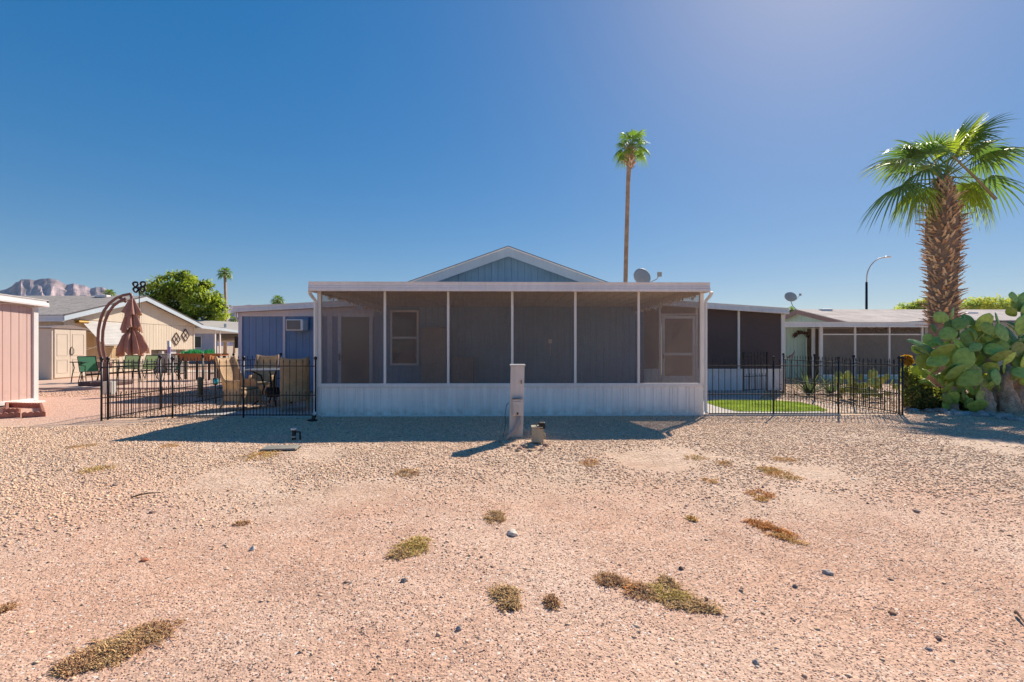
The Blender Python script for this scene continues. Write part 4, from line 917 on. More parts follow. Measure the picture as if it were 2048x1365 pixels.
# window + awning on the gable side
wy0, wy1 = 21.7, 23.6
wo = MB().box(CX+.001, CX+.04, wy0, wy1, .75, .8).box(CX+.001, CX+.04, wy0, wy1, 1.95, 2.0).box(CX+.001, CX+.04, wy0, wy0+.05, .8, 1.95).box(CX+.001, CX+.04, wy1-.05, wy1, .8, 1.95)
for k in range(1, 4): yy = wy0+(wy1-wy0)*k/4; wo.box(CX+.022, CX+.034, yy-.012, yy+.012, .8, 1.95)
wo.box(CX+.022, CX+.034, wy0+.05, wy1-.05, 1.3, 1.33)
w = wo.build('window', M['cream'], t); MB().box(CX+.002, CX+.02, wy0+.05, wy1-.05, .8, 1.95).build('window_pane', mat('closed_blind', (.50, .36, .20), .5), w)
ay0, ay1 = 21.45, 23.9; zt, zb, out = 2.5, 1.47, .95
mb = MB(); n = 15
for i in range(n):
    f0, f1 = i/n, (i+1.12)/n
    x0, x1 = CX+.03+out*f0, CX+.03+out*f1; za0, za1 = zt-(zt-zb)*f0, zt-(zt-zb)*f1
    mb.prism([(x0, ay0, za0), (x1, ay0, za1+.015), (x1, ay0, za1), (x0, ay0, za0-.02)], (0, ay1-ay0, 0))
mb.box(CX+.03+out-.01, CX+.05+out, ay0, ay1, zb-.06, zb+.01)
fixn(mb.build('awning', M['awn'], t))
MB().tube([(CX+.02, ay0+.05, 1.15), (CX+out, ay0+.05, zb)], .012, 6).tube([(CX+.02, ay1-.05, 1.15), (CX+out, ay1-.05, zb)], .012, 6).build('awning_arm', M['white2'], t)
yl = cy(161); MB().box(CX+.01, CX+.05, yl-.3, yl+.25, 2.38, 2.52).tube([(CX+.12, yl-.27, 2.44), (CX+.12, yl+.22, 2.44)], .07, 10).build('wall_lamp', M['brass'], t)
MB().box(CX-.28, CX-.05, cy(326), cy(330), .55, 1.1).box(CX-.28, CX-.1, cy(345), cy(356), .3, 1.15).build('access_panel', M['steel'], t)
# covered entry behind
mb = MB(); mb.prism([(CX+.3, y1+.3, 2.62), (CX+.3, y1+5.2, 2.42), (CX+.3, y1+5.2, 2.26), (CX+.3, y1+.3, 2.46)], (-7, 0, 0)); fixn(mb.build('entry_roof', M['creamtrim'], t))
for px in (427, 437):
    yy = cy(px)
    mb = MB()
    if yy < 60: mb.box(CX+.05, CX+.13, yy-.04, yy+.04, 0, 2.45)
    mb.build('entry_post', M['white2'], t)
# diamond wall ornaments
for px, py, lb in ((351.5, 678.5, 'left of two dark diamond ornaments on the cream wall, hanging slightly lower'), (370, 671, 'right of two dark diamond ornaments on the cream wall, hanging slightly higher')):
    yy = cy(px); zz = PZ(py, px, yy); t2 = thing('wall_ornament', lb, 'wall ornament', (CX+.03, yy, zz), 'diamond ornaments on the cream wall'); a_, h_ = .33, .36
    mb = MB(); D = [(0, h_), (a_, 0), (0, -h_), (-a_, 0)]
    for i in range(4): p, q = D[i], D[(i+1) % 4]; mb.bar((CX+.04, yy+p[0], zz+p[1]), (CX+.04, yy+q[0], zz+q[1]), .03, .032, up=(1, 0, 0))
    for k in (.5,):
        for i in range(4): p, q = D[i], D[(i+1) % 4]; mb.bar((CX+.04, yy+(p[0]+q[0])/2, zz+(p[1]+q[1])/2), (CX+.04, yy, zz), .012, .02, up=(1, 0, 0))
    mb.tube([(CX+.02, yy, zz), (CX+.07, yy, zz)], .06, 8); mb.build('frame', mat('dark_bronze', (.07, .04, .03), .5), t2)
    mb = MB(); mb.prism([(CX+.022, yy+p[0]*.93, zz+p[1]*.93) for p in D], (.006, 0, 0)); fixn(mb.build('backing', mat('ornament_cream', (.50, .42, .33), .7), t2))
# grey house behind
t = thing('grey_house', 'grey house with flat pale roof seen between cream house and blue wing', 'house', (PX(430, 42), 44, 0))
a, b_ = PX(372, 40), PX(434, 40); zz = PZ(661, 430, 40)
mb = MB(); siding(mb, (a, 40), (b_, 40), 0, zz, .3); mb.build('wall', M['grey_sid'], t)
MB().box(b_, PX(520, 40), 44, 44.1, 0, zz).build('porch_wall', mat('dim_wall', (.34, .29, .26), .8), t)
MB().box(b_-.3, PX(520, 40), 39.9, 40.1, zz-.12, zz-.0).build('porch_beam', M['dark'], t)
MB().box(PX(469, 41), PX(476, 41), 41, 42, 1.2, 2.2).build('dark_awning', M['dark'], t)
z1_ = PZ(643, 430, 46); mb = MB(); mb.add([(PX(350, 40)-1, 39.6, zz+.02), (PX(520, 40)+1, 39.6, zz-.02), (PX(520, 46)+1, 46, PZ(648, 500, 46)), (PX(350, 46)-1, 46, PZ(637, 370, 46)), (PX(350, 40)-1, 39.6, zz-.1), (PX(520, 40)+1, 39.6, zz-.14), (PX(520, 46)+1, 52, 1.8), (PX(350, 46)-1, 52, 1.8)], [(0,1,2,3),(0,4,5,1),(1,5,6,2),(3,2,6,7),(0,3,7,4),(4,7,6,5)])
rf = mb.build('roof', mat('pale_roof', (.46, .42, .37), .9, .1, .5), t)
q = P(451, 655, 42); MB().tube([(q.x, 42, q.z-.3), (q.x, 42, q.z+.3)], .12, 8).build('roof_vent', M['steel'], rf)
w = window(PX(389, 40), PX(404, 40), PZ(697, 397, 40), PZ(672, 397, 40), 40, t, M['white2'], False)
# entry posts (ornamental)
for px, lb in ((427.5, 'a'), (434.5, 'b')):
    pass
# resin shed
p = GP(103, 763); q0 = p; 
def sy_(px, X): tt = (px-1024)/F; k = (s_+c_*tt)/(c_-s_*tt); return X/k
X0 = p.x; y0s, y1s = p.y, sy_(172, p.x); hz = PZ(657, 103, p.y)
t = thing('storage_shed', 'beige resin garden shed with double doors beside the cream house', 'shed', (X0-.5, (y0s+y1s)/2, .06))
MB().box(X0-.8, X0, y0s, y1s, .06, hz).build('body', M['resin'], t, bevel=.02)
mb = MB(); pr_ = [(y0s-.06, hz), (y0s-.06, hz+.03), (y0s+.25, hz+.09), ((y0s+y1s)/2, hz+.15), (y1s-.25, hz+.09), (y1s+.06, hz+.03), (y1s+.06, hz)]
mb.prism([(X0+.06, a, b_) for a, b_ in pr_], (-.92, 0, 0)); fixn(mb.build('roof', M['resind'], t))
ym = (y0s+y1s)/2
for a, b_ in ((y0s+.1, ym-.008), (ym+.008, y1s-.03)):
    d = MB().box(X0+.001, X0+.03, a, b_, .12, hz-.02).build('shed_door', M['resin'], t, bevel=.006)
    mb = MB()
    for z0, z1 in ((.3, .85), (1.0, hz-.2)):
        w_ = .012
        mb.box(X0+.031, X0+.04, a+.1, b_-.1, z0, z0+w_*2).box(X0+.031, X0+.04, a+.1, b_-.1, z1-w_*2, z1).box(X0+.031, X0+.04, a+.1, a+.1+w_*2, z0+.025, z1-.025).box(X0+.031, X0+.04, b_-.1-w_*2, b_-.1, z0+.025, z1-.025)
    mb.build('door_moulding', M['resin'], d)
MB().tube([(X0+.05, ym+.05, 1.0), (X0+.09, ym+.10, 1.1), (X0+.09, ym+.10, 1.25), (X0+.05, ym+.05, 1.36), (X0+.05, ym+.0, 1.25), (X0+.05, ym+.0, 1.1), (X0+.05, ym+.05, 1.0)], .013, 6).build('handle', M['blackp'], t)
MB().box(X0-.12, X0-.02, y0s-.012, y0s, .1, hz-.03).build('corner_moulding', M['resin'], t)

# ================================================================== CANTILEVER UMBRELLA
ub = GP(214, 774); UY = ub.y
t = thing('cantilever_umbrella', 'closed brown cantilever umbrella hanging from a curved double pole', 'umbrella', (ub.x, UY, .06))
arc1 = [(207, 770), (206, 740), (203, 720), (198, 700), (196, 680), (197, 660), (201, 640), (208, 622), (219, 607), (232, 597), (246, 591), (262, 588)]
arc2 = [(214, 770), (213, 738), (211, 720), (207, 700), (205, 680), (206, 662), (210, 643), (217, 626), (227, 612), (238, 604), (252, 597)]
for arc in (arc1, arc2): MB().tube([P(a, b_, UY) for a, b_ in arc], .045, 8).build('pole', M['bronze'], t, smooth=True)
q = P(244, 600, UY); MB().tube([P(240, 596, UY), P(252, 604, UY)], .05, 8).tube([P(262, 588, UY), P(263, 600, UY)], [.05, .03], 8).build('crank_head', M['bronze'], t, smooth=True)
q = P(210, 730, UY); MB().box(q.x-.16, q.x+.16, UY-.12, UY+.12, q.z-.12, q.z+.08).tube([(q.x, UY, .2), (q.x, UY, q.z)], .07, 8).build('pole_clamp', M['bronze'], t, bevel=.02)
MB().box(PX(178, UY), PX(203, UY), UY-.45, UY+.4, .06, .2).box(PX(206, UY), PX(247, UY), UY-.5, UY+.45, .06, .2).build('base_weight', mat('base_brown', (.11, .06, .055), .6), t, bevel=.03)
cxu = PX(264, UY); k = UY/F
def fold(n, amp, ph): return lambda a, z: 1+amp*math.sin(n*a+ph+z*1.3)+amp*.5*math.sin((2*n+1)*a+ph*2+z*2.1)
def zz_(py): return PZ(py, 264, UY)
mb = MB()
def star(n, amp, ph): return lambda a, z: 1+amp*(2*abs(math.sin((n*a+ph+z*.9)/2))**.7-1.15)+amp*.35*math.sin((2*n+1)*a+ph+z*3)
mb.lathe([(.02, zz_(598)), (3.7*k, zz_(600)), (6.1*k, zz_(608)), (8.6*k, zz_(616)), (11.5*k, zz_(625)), (12.7*k, zz_(629))], 72, (cxu, UY, 0), star(7, .30, .4), zf=lambda a: .09*math.sin(2*a+1)+.05*math.sin(5*a))
mb.lathe([(4.1*k, zz_(619)), (7.4*k, zz_(627)), (9.8*k, zz_(638)), (12.3*k, zz_(650)), (13.9*k, zz_(659))], 72, (cxu-1.0*k, UY, 0), star(6, .32, 2.1), zf=lambda a: .10*math.sin(2*a+2.4)+.05*math.sin(5*a+1))
mb.lathe([(4.1*k, zz_(655)), (6.6*k, zz_(663)), (12.3*k, zz_(672)), (15.6*k, zz_(684)), (19.7*k, zz_(697)), (20.1*k, zz_(707))], 90, (cxu+.3*k, UY, 0), star(9, .34, 1.0), zf=lambda a: .07*math.sin(3*a+.5)+.05*math.sin(7*a))
mb.build('canopy', M['canvas'], t, smooth=False)
MB().tube([(cxu, UY, zz_(598)), (cxu, UY, zz_(712))], .02, 6).build('centre_pole', M['bronze'], t)
MB().lathe([(.001, .0), (9.2*k, 0), (9.2*k, .05), (.001, .05)], 14, (cxu-.5*k, UY, zz_(626))).build('strap', M['canvas'], t)
# four-ring spinner
sp = P(278.5, 576, UY+1.2)
t = thing('garden_spinner', 'black garden spinner of four rings on a thin tall pole', 'spinner', (sp.x, sp.y, 0.06))
MB().tube([(sp.x, sp.y, .06), (sp.x, sp.y, sp.z)], .014, 6).build('pole', M['black'], t)
for dx, dz in ((-.13, .12), (.14, .13), (-.12, -.08), (.13, -.06)):
    mb = MB(); c = Vector((sp.x+dx, sp.y, sp.z+dz)); pts = [c+Vector((.085*math.cos(a), .03*math.sin(a*2), .085*math.sin(a))) for a in [2*math.pi*i/16 for i in range(17)]]
    mb.tube(pts, .034, 6, cap=False); mb.tube([(sp.x, sp.y, sp.z), c*.6+Vector((sp.x, sp.y, sp.z))*.4], .018, 5); mb.build('ring', M['black'], t)

# ================================================================== PATIO SET
def sling_chair(m):
    t = thing('patio_chair', 'x', 'chair', (0, 0, 0), 'green sling chairs at the patio table')
    mb = MB(); r = .014
    for s in (-.27, .27):
        mb.tube([(s, -.30, 0), (s, -.22, .42), (s, .18, .40), (s, .36, .95)], r, 6)
        mb.tube([(s, .30, 0), (s, .10, .40)], r, 6); mb.tube([(s, -.20, .42), (s*1.05, -.25, .62), (s*1.05, .22, .63)], r, 6)
    mb.tube([(-.27, .36, .95), (.27, .36, .95)], r, 6); mb.tube([(-.27, -.22, .42), (.27, -.22, .42)], r, 6); mb.tube([(-.27, .2, .2), (.27, .2, .2)], r*.7, 6)
    mb.build('frame', M['black'], t, local=True)
    mb = MB(); mb.add([(-.255, -.22, .425), (.255, -.22, .425), (.255, 0, .40), (-.255, 0, .40), (.255, .18, .415), (-.255, .18, .415), (.255, .27, .68), (-.255, .27, .68), (.255, .355, .94), (-.255, .355, .94)], [(0,1,2,3),(3,2,4,5),(5,4,6,7),(7,6,8,9)])
    mb.build('sling', m, t, local=True); return t
cA = sling_chair(M['greensling']); cB = sling_chair(M['sling'])
p = GP(183, 769); cA.location = (p.x, p.y, .06); cA.rotation_euler.z = R(62); cA['label'] = 'bright green sling chair nearest the resin shed'
o = copy_tree(cA); p = GP(316, 766); o.location = (p.x+.1, p.y+.6, .06); o.rotation_euler.z = R(-48); o['label'] = 'green sling chair turned sideways at the right end of the patio table'
p = P(262, 708, 19.9); cB.location = (p.x-.1, 19.9, .06); cB.rotation_euler.z = R(12); cB['label'] = 'faded sling chair behind the patio table directly under the closed umbrella'
o = copy_tree(cB); p = P(290, 708, 19.6); o.location = (p.x, 19.6, .06); o.rotation_euler.z = R(-6); o['label'] = 'faded sling chair behind the patio table just right of the umbrella'
def rtable(px0, px1, y, w, h, label, name='patio_table'):
    a, b_ = PX(px0, y), PX(px1, y); t = thing(name, label, 'table', ((a+b_)/2, y, .06))
    MB().box(a, b_, y-w/2, y+w/2, h, h+.02).build('tabletop', M['tableglass'], t, bevel=.008)
    for s, x in ((-1, a+.06), (1, b_-.06)):
        for yy in (y-w/2+.05, y+w/2-.05): MB().tube([(x, yy, h), (x+.05*-s, yy, h-.2), (x-.02*-s, yy, .35), (x+.06*s, yy, .06)], .016, 6).build('leg', M['black'], t)
    for yy in (y-w/2-.015, y+w/2): MB().box(a, b_, yy, yy+.015, h-.01, h+.025).build('table_edge', M['black'], t)
rtable(215, 300, 18.7, 1.0, .77, 'long glass topped patio table among the green sling chairs'); rtable(152, 176, 18.0, .5, .80, 'small dark side table left of the bright green chair', 'side_table')
# grey post with stickers
y = 22.5; x = PX(338, y); t = thing('utility_post', 'weathered grey utility post with a coloured sticker in front of the cream house', 'post', (x, y, 0))
MB().tube([(x, y, 0), (x, y, PZ(682, 338, y))], .07, 10).build('post', M['steel'], t, smooth=True)
MB().tube([(x, y, 1.05), (x, y, 1.35)], .0715, 10, cap=False).build('sticker', mat('violet_sticker', (.30, .24, .50), .5), t, smooth=True)
# heat pump
t = thing('heat_pump', 'dark heat pump unit standing against the skirting of the cream house', 'heat pump', (PX(330, 24.4), 24.4, 0.08))
a, b_ = PX(309, 24.4), PX(353, 24.4)
MB().box(a, b_, 24.3, 25.0, .08, 1.0).build('casing', mat('taupe_metal', (.22, .19, .17), .6), t, bevel=.02)
mb = MB()
for i in range(14): xx = a+.05+(b_-a-.1)*i/13; mb.box(xx-.012, xx+.012, 24.27, 24.299, .15, .95)
mb.build('grille', M['steel'], t)
# planter trough
y = 19.4; a, b_ = PX(357, y), PX(450, y); zt = PZ(707.5, 400, y); zb = PZ(722, 400, y)
t = thing('planter_trough', 'orange wooden planter trough on dark legs filled with green plants', 'planter', ((a+b_)/2, y, 0))
MB().box(a+.2, b_-.45, y-.25, y+.25, zb, zt-.04).build('trough', M['wood'], t, bevel=.008)
MB().box(a, b_, y-.30, y-.22, zt-.06, zt).box(a, b_, y+.22, y+.3, zt-.06, zt).box(b_-.34, b_, y-.3, y+.3, zt-.09, zt-.061).box(a, a+.05, y-.22, y+.22, zt-.06, zt).build('rim', M['wood'], t, bevel=.008)
dw = mat('dark_wood', (.05, .035, .03), .7)
for x in (a+.15, a+.85, b_-.5, b_-.15):
    for yy in (y-.2, y+.2): MB().bar((x, yy, 0), (x, yy, zt-.06), .07, .07).build('leg', dw, t)
for x in (a+.15, b_-.5): MB().bar((x, y-.2, .3), (x, y+.2, .3), .05).build('stretcher', dw, t)
mb = MB()
for _ in range(900):
    x = random.uniform(a+.2, b_-.5); yy = random.uniform(y-.22, y+.22); h = random.uniform(.02, .20)*(.6+.5*math.sin(x*5)**2); an = random.uniform(0, 6.28); d = .05
    g = random.choice(((.02, .42, .20), (.03, .30, .10), (.10, .50, .15), (.02, .45, .32), (.2, .5, .2)))
    mb.add([(x, yy, zt-.05), (x+d*math.cos(an), yy+d*math.sin(an), zt+h*.5), (x+d*1.3*math.cos(an+.5), yy+d*math.sin(an+.5), zt+h)], [(0, 1, 2)], g)
mb.build('plants', M['plastic'], t)
# turquoise solar lantern
p = P(431, 763, 11.9); t = thing('garden_lantern', 'turquoise glass garden lantern on a thin stake behind the left fence', 'lantern', (p.x, p.y, 0))
MB().lathe([(.001, -.06), (.05, -.06), (.062, -.02), (.062, .03), (.05, .06), (.001, .06)], 12, (p.x, p.y, p.z)).build('globe', M['tq'], t, smooth=True)
MB().lathe([(.07, .058), (.05, .075), (.001, .085)], 12, (p.x, p.y, p.z)).tube([(p.x, p.y, 0), (p.x, p.y, p.z-.055)], .012, 6).lathe([(.03, -.09), (.06, -.055), (.001, -.05)], 10, (p.x, p.y, p.z)).build('stake', M['black'], t)
# fence post stub + saguaro-like green post
y = 13.3; x = PX(400, y); o = MB().tube([(x, y, 0), (x, y, .5), (x, y, .55)], [.06, .065, .03], 9).build('cactus_post', mat('column_cactus', (.20, .20, .09), .8, .3, 12, bump=.5), smooth=True); tag(o, 'short ribbed column cactus behind the left side fence', 'cactus')

# ================================================================== WICKER CHAIRS + TABLE
def wicker_chair():
    t = thing('wicker_chair', 'x', 'chair', (0, 0, 0), 'high backed wicker chairs round the patio table')
    mb = MB(); NA, NZ = 34, 14; vs = []; fs = []
    def shell(off):
        out = []
        for j in range(NZ+1):
            v = j/NZ
            for i in range(NA+1):
                ph = -128+256*i/NA; a = R(ph); ap = abs(ph)
                if ap < 40: top = 1.10+.055*(ap/40)**2
                else: top = .625+.53*(1-min(1, (ap-40)/42))**1.9
                z = .20+(top-.20)*v; fl = max(0, z-.62)
                sx = math.copysign(abs(math.sin(a))**.55, math.sin(a)); sy = math.copysign(abs(math.cos(a))**.55, math.cos(a))
                rx, ry = .31*(1+.42*fl)+off*.35, .31+off*.35
                out.append((sx*rx, sy*ry+.22*max(0, z-.45)+.10*fl*(abs(sx) < .75), z))
        return out
    A, B = shell(0), shell(-.10); n = len(A); vs = A+B; W = NA+1
    for j in range(NZ):
        for i in range(NA):
            q = (j*W+i, j*W+i+1, (j+1)*W+i+1, (j+1)*W+i); fs.append(q); fs.append(tuple(n+k for k in reversed(q)))
    for i in range(NA): fs.append((NZ*W+i, NZ*W+i+1, n+NZ*W+i+1, n+NZ*W+i)); fs.append((i+1, i, n+i, n+i+1))
    for j in range(NZ): fs.append((j*W, (j+1)*W, n+(j+1)*W, n+j*W)); fs.append((j*W+NA, n+j*W+NA, n+(j+1)*W+NA, (j+1)*W+NA))
    mb.add(vs, fs); fixn(mb.build('backrest', M['wicker'], t, smooth=True, local=True))
    top = [Vector(p)*.5+Vector(q)*.5 for p, q in zip(A[NZ*W:NZ*W+W], B[NZ*W:NZ*W+W])]
    MB().tube(top, .021, 6).build('rim', M['wicker'], t, smooth=True, local=True)
    MB().box(-.29, .29, -.30, .24, .36, .42).box(-.30, .30, -.33, -.29, .16, .40).build('seat', M['wicker'], t, bevel=.03, local=True)
    MB().box(-.26, .26, -.28, .2, .421, .48).build('cushion', mat('cushion_tan', (.36, .26, .15), .9, .1, 5), t, bevel=.03, local=True)
    for x, y, dx, dy in ((-.27, -.28, -.02, -.03), (.27, -.28, .02, -.03), (-.24, .24, -.03, .08), (.24, .24, .03, .08)):
        MB().tube([(x+dx, y+dy, 0), (x, y, .22)], [.016, .028], 8).build('leg', M['wicker'], t, smooth=True, local=True)
    mb = MB()
    for i in range(0, W, 2): mb.tube([Vector(A[j*W+i])*1.0 for j in range(NZ+1)], .0045, 4)
    mb.build('wicker_ribs', M['wicker'], t, local=True)
    return t
wc = wicker_chair(); z0 = .035
wc.scale = (.93, .93, .98); wc.location = (PX(594, 10.55), 10.45, z0); wc.rotation_euler.z = R(203); wc['label'] = 'wicker chair seen from behind, nearest the porch corner'
o = copy_tree(wc); o.location = (PX(481, 10.6), 10.62, z0); o.rotation_euler.z = R(78); o['label'] = 'wicker chair seen from the side at the left of the round table'
o = copy_tree(wc); o.location = (PX(529, 12.35), 12.25, z0); o.rotation_euler.z = R(8); o['label'] = 'sunlit wicker chair facing the camera behind the round table'
TY = 11.35; TX = PX(545, TY)
t = thing('round_table', 'dark round patio table on curved black legs among the wicker chairs', 'table', (TX, TY, z0))
MB().lathe([(.001, .80), (.56, .80), (.58, .808), (.58, .822), (.56, .83), (.001, .83)], 36, (TX, TY, z0)).build('tabletop', mat('stone_top', (.14, .15, .17), .35, .15, 8), t)
for k in range(4):
    a = R(35+90*k); c, s = math.cos(a), math.sin(a)
    MB().tube([(TX+c*.45, TY+s*.45, z0+.8), (TX+c*.24, TY+s*.24, z0+.68), (TX+c*.17, TY+s*.17, z0+.42), (TX+c*.26, TY+s*.26, z0+.14), (TX+c*.42, TY+s*.42, z0)], .02, 6).build('leg', M['black'], t, smooth=True)
MB().lathe([(.001, .18), (.15, .18), (.17, .30), (.13, .40), (.001, .40)], 16, (TX, TY, z0)).build('hub', M['black'], t, smooth=True)

# ================================================================== RIGHT: SAGE HOUSE
GXr = 17.6
def ry(px): tt = (px-1024)/F; k = (s_+c_*tt)/(c_-s_*tt); return GXr/k
yn, yr = ry(1735), ry(1603); yf = 2*yr-yn; zr = PZ(619, 1603, yr); zn = PZ(643, 1702, ry(1702)); sl = (zr-zn)/(yr-ry(1702))
t = thing('sage_house', 'sage green house with brown trim, grey roof and white screened patio on the right', 'house', (GXr+3, yr, 0))
f = lambda tt: zr-.14-abs((yf-tt)-yr)*sl; f.breaks = [yf-yr]
mb = MB(); siding(mb, (GXr, yf), (GXr, yn), .1, f, .25, .012, .02); siding(mb, (GXr, yn), (GXr+14, yn), .1, zr-(yr-yn)*sl-.1, .25)
mb.box(GXr-.015, GXr-.001, yr-.03, yr+.03, 1.5, zr-.2)
mb.build('wall', M['green'], t)
mb = MB()
for s in (-1, 1):
    e = yr+s*(yr-yn+.3); zz = zr-(yr-yn+.3)*sl
    mb.prism([(GXr-.3, yr, zr), (GXr-.3, e, zz), (GXr-.3, e, zz-.06), (GXr-.3, yr, zr-.06)], (15, 0, 0))
rf = fixn(mb.build('roof', mat('right_shingle', (.46, .40, .37), .95, .25, 1.3, bump=.5, bs=25, fine=.25, fs=18), t))
mb = MB()
for s in (-1, 1):
    e = yr+s*(yr-yn+.3); zz = zr-(yr-yn+.3)*sl
    mb.prism([(GXr-.33, yr, zr-.02), (GXr-.33, e, zz-.02), (GXr-.33, e, zz-.27), (GXr-.33, yr, zr-.27)], (.04, 0, 0))
fixn(mb.build('gable_trim', M['brown'], t))
for px, py, yy in ((1651, 620, yr-.4), (1940, 627, yr-1.3)):
    q = P(px, py, yy); MB().box(q.x-.3, q.x+.3, yy-.2, yy+.2, q.z-.12, q.z+.05).build('roof_vent', M['white2'], rf, bevel=.03)
# white patio cover with screens
CY = 20.0
xa, xb = PX(1540, CY), PX(1850, CY); z1 = PZ(645, 1700, CY); z0 = PZ(655.5, 1700, CY)
MB().box(xa, xb, CY-.25, yn-.02, z0+.05, z1-.02).build('patio_roof', M['white2'], t)
mb = MB(); fascia(mb, (xa, CY-.3), (xb, CY-.3), z1, z1, z1-z0); fixn(mb.build('patio_fascia', M['white2'], t))
mb = MB(); zb = PZ(751, 1700, CY); zm = PZ(669, 1700, CY)
for a, b_ in ((1640, 1646), (1709, 1712.5), (1778, 1781), (1843.5, 1847)): mb.box(PX(a, CY), PX(b_, CY), CY, CY+.08, 0, z0+.05)
mb.box(PX(1635, CY), PX(1639.6, CY), CY+.3, CY+.4, 0, z0)
mb.box(PX(1646, CY), PX(1847, CY), CY+.01, CY+.06, zm-.03, zm+.02).box(PX(1646, CY), PX(1847, CY), CY+.01, CY+.06, zb-.04, zb+.03)
mb.build('patio_frame', M['white2'], t)
for a, b_ in ((1646, 1709), (1712.5, 1778), (1781, 1843.5)):
    for z_0, z_1, m_ in ((zb+.03, zm-.03, M['nscreen']), (zm+.02, z0+.03, M['screen'])):
        mb = MB(); mb.add([(PX(a, CY), CY+.035, z_0), (PX(b_, CY), CY+.035, z_0), (PX(b_, CY), CY+.035, z_1), (PX(a, CY), CY+.035, z_1)], [(0, 1, 2, 3)]); mb.build('patio_screen', m_, t)
MB().box(PX(1646, CY), PX(1847, CY), CY+.02, CY+.05, 0, zb-.04).build('kick_panel', M['green'], t)
# storage room wall (sage) left of the screens
mb = MB(); siding(mb, (PX(1540, CY), CY+.9), (PX(1640, CY), CY+.9), 0, z0+.05, .16, .012, .016); mb.box(PX(1601.5, CY+.9), PX(1603, CY+.9), CY+.88, CY+.899, .1, z0)
siding(mb, (PX(1640, CY)+.02, CY+.9), (PX(1640, CY)+.02, yn), 0, z0+.05, .16)
mb.build('storage_wall', M['green'], t)
mb = MB(); yy = yn-.4; siding(mb, (PX(1646, CY), yy), (xb, yy), 0, z0+.04, .3); mb.build('inner_wall', mat('inner_wall', (.34, .27, .22), .8), t)
# pale right block of the house behind cactus
q0_ = PX(1850, CY); mb = MB(); siding(mb, (q0_+.0, CY+.0), (q0_+9, CY+.0), .0, PZ(655, 1900, CY), .3, .012, .02); siding(mb, (q0_, yn), (q0_, CY), 0, PZ(655, 1900, CY), .3); mb.build('front_wall', mat('pale_sage', (.46, .45, .38), .7, streak=.1), t)
mb = MB(); mb.box(q0_-.02, q0_+9, CY-.18, CY+.05, PZ(655, 1900, CY), PZ(645, 1900, CY)); mb.build('front_fascia', M['steel2'], t)
mb = MB(); za2 = PZ(644, 1900, CY); mb.prism([(q0_-.02, CY-.2, za2+.01), (q0_-.02, CY-.2, za2+.06), (q0_-.02, yn+.05, zr-(yr-yn)*sl+.04), (q0_-.02, yn+.05, zr-(yr-yn)*sl-.03)], (9.5, 0, 0)); fixn(mb.build('lower_roof', mat('lower_shingle', (.46, .40, .37), .95, .25, 1.3, bump=.5, bs=25, fine=.25, fs=18), t))
window(PX(1745, yy), PX(1766, yy), PZ(692, 1755, yy), PZ(667, 1755, yy), yy, t, mat('window_cream', (.6, .55, .45), .6), False); window(PX(1783, yy), PX(1795, yy), PZ(692, 1790, yy), PZ(667, 1790, yy), yy, t, mat('window_cream', (.6, .55, .45), .6), False)
# garland of small lights along the patio roof
mb = MB()
for i in range(240):
    u = i/239; x = PX(1716, CY)+(PX(1843, CY)-PX(1716, CY))*u; z = z0+.02-.06*abs(math.sin(u*19)); mb.tube([(x, CY+.12, z), (x+random.uniform(-.03, .03), CY+.12, z-random.uniform(.03, .13))], [.02, .008], 4)
o = mb.build('string_lights', mat('brown_garland', (.12, .07, .05), .8)); tag(o, 'dark string of lights under the white patio roof of the sage house', 'string lights')
# wall art on sage wall
mb = MB(); cxa, cza = PX(1603, CY+.8), PZ(666, 1603, CY+.8)
for i in range(90):
    a = math.pi*random.uniform(.12, .88); r_ = random.uniform(.26, .38); ax, az = cxa+math.cos(a)*r_*1.05, cza-.32+math.sin(a)*r_*1.1; an = random.uniform(0, 6.28); l = .05
    mb.bar((ax-l*math.cos(an), CY+.84, az-l*math.sin(an)), (ax+l*math.cos(an), CY+.82, az+l*math.sin(an)), .022, .02)
o = mb.build('wall_art', mat('rust_metal', (.10, .05, .035), .7)); tag(o, 'dark arched metal leaf wreath hanging on the sage green wall', 'wall art')
# bird yard ornament
y = 15.5; p = P(1583, 712, y); t = thing('bird_ornament', 'metal bird shaped yard ornament on a stake behind the right fence', 'ornament', (p.x, y, 0))
MB().tube([(p.x-.14, y, p.z-.10), (p.x-.08, y, p.z-.04), (p.x, y, p.z), (p.x+.06, y, p.z+.05), (p.x+.09, y, p.z+.12), (p.x+.11, y, p.z+.20)], [.01, .04, .055, .04, .02, .006], 8).build('body', mat('ornament_metal', (.20, .18, .17), .5), t, smooth=True)
MB().tube([(p.x-.02, y, 0), (p.x-.02, y, p.z)], .008, 6).build('stake', M['black'], t)
# street lamp
y = 46.; t = thing('street_lamp', 'tall black street lamp with a curved arm behind the right house', 'street lamp', (PX(1733, y), y, 0))
MB().tube([(PX(1733, y), y, 0), P(1733, 565, y)], [.13, .10], 10).build('pole', M['black'], t, smooth=True)
MB().tube([P(x_, y_, y) for x_, y_ in ((1733, 565), (1733.5, 552), (1736, 542), (1741, 532), (1749, 523), (1759, 517), (1769, 515))], .055, 8).build('arm', M['steel'], t, smooth=True)
q = P(1775, 514.5, y); MB().lathe([(.001, -.05), (.2, -.06), (.25, 0), (.15, .08), (.001, .1)], 12, M4=Matrix.Translation(q) @ Matrix.Diagonal((1.5, .9, 1, 1))).build('lamp_head', M['white2'], t, smooth=True)
# low stump edging posts in right yard
for i, (px, py) in enumerate(((1590, 803), (1596, 800), (1641, 805))):
    pass

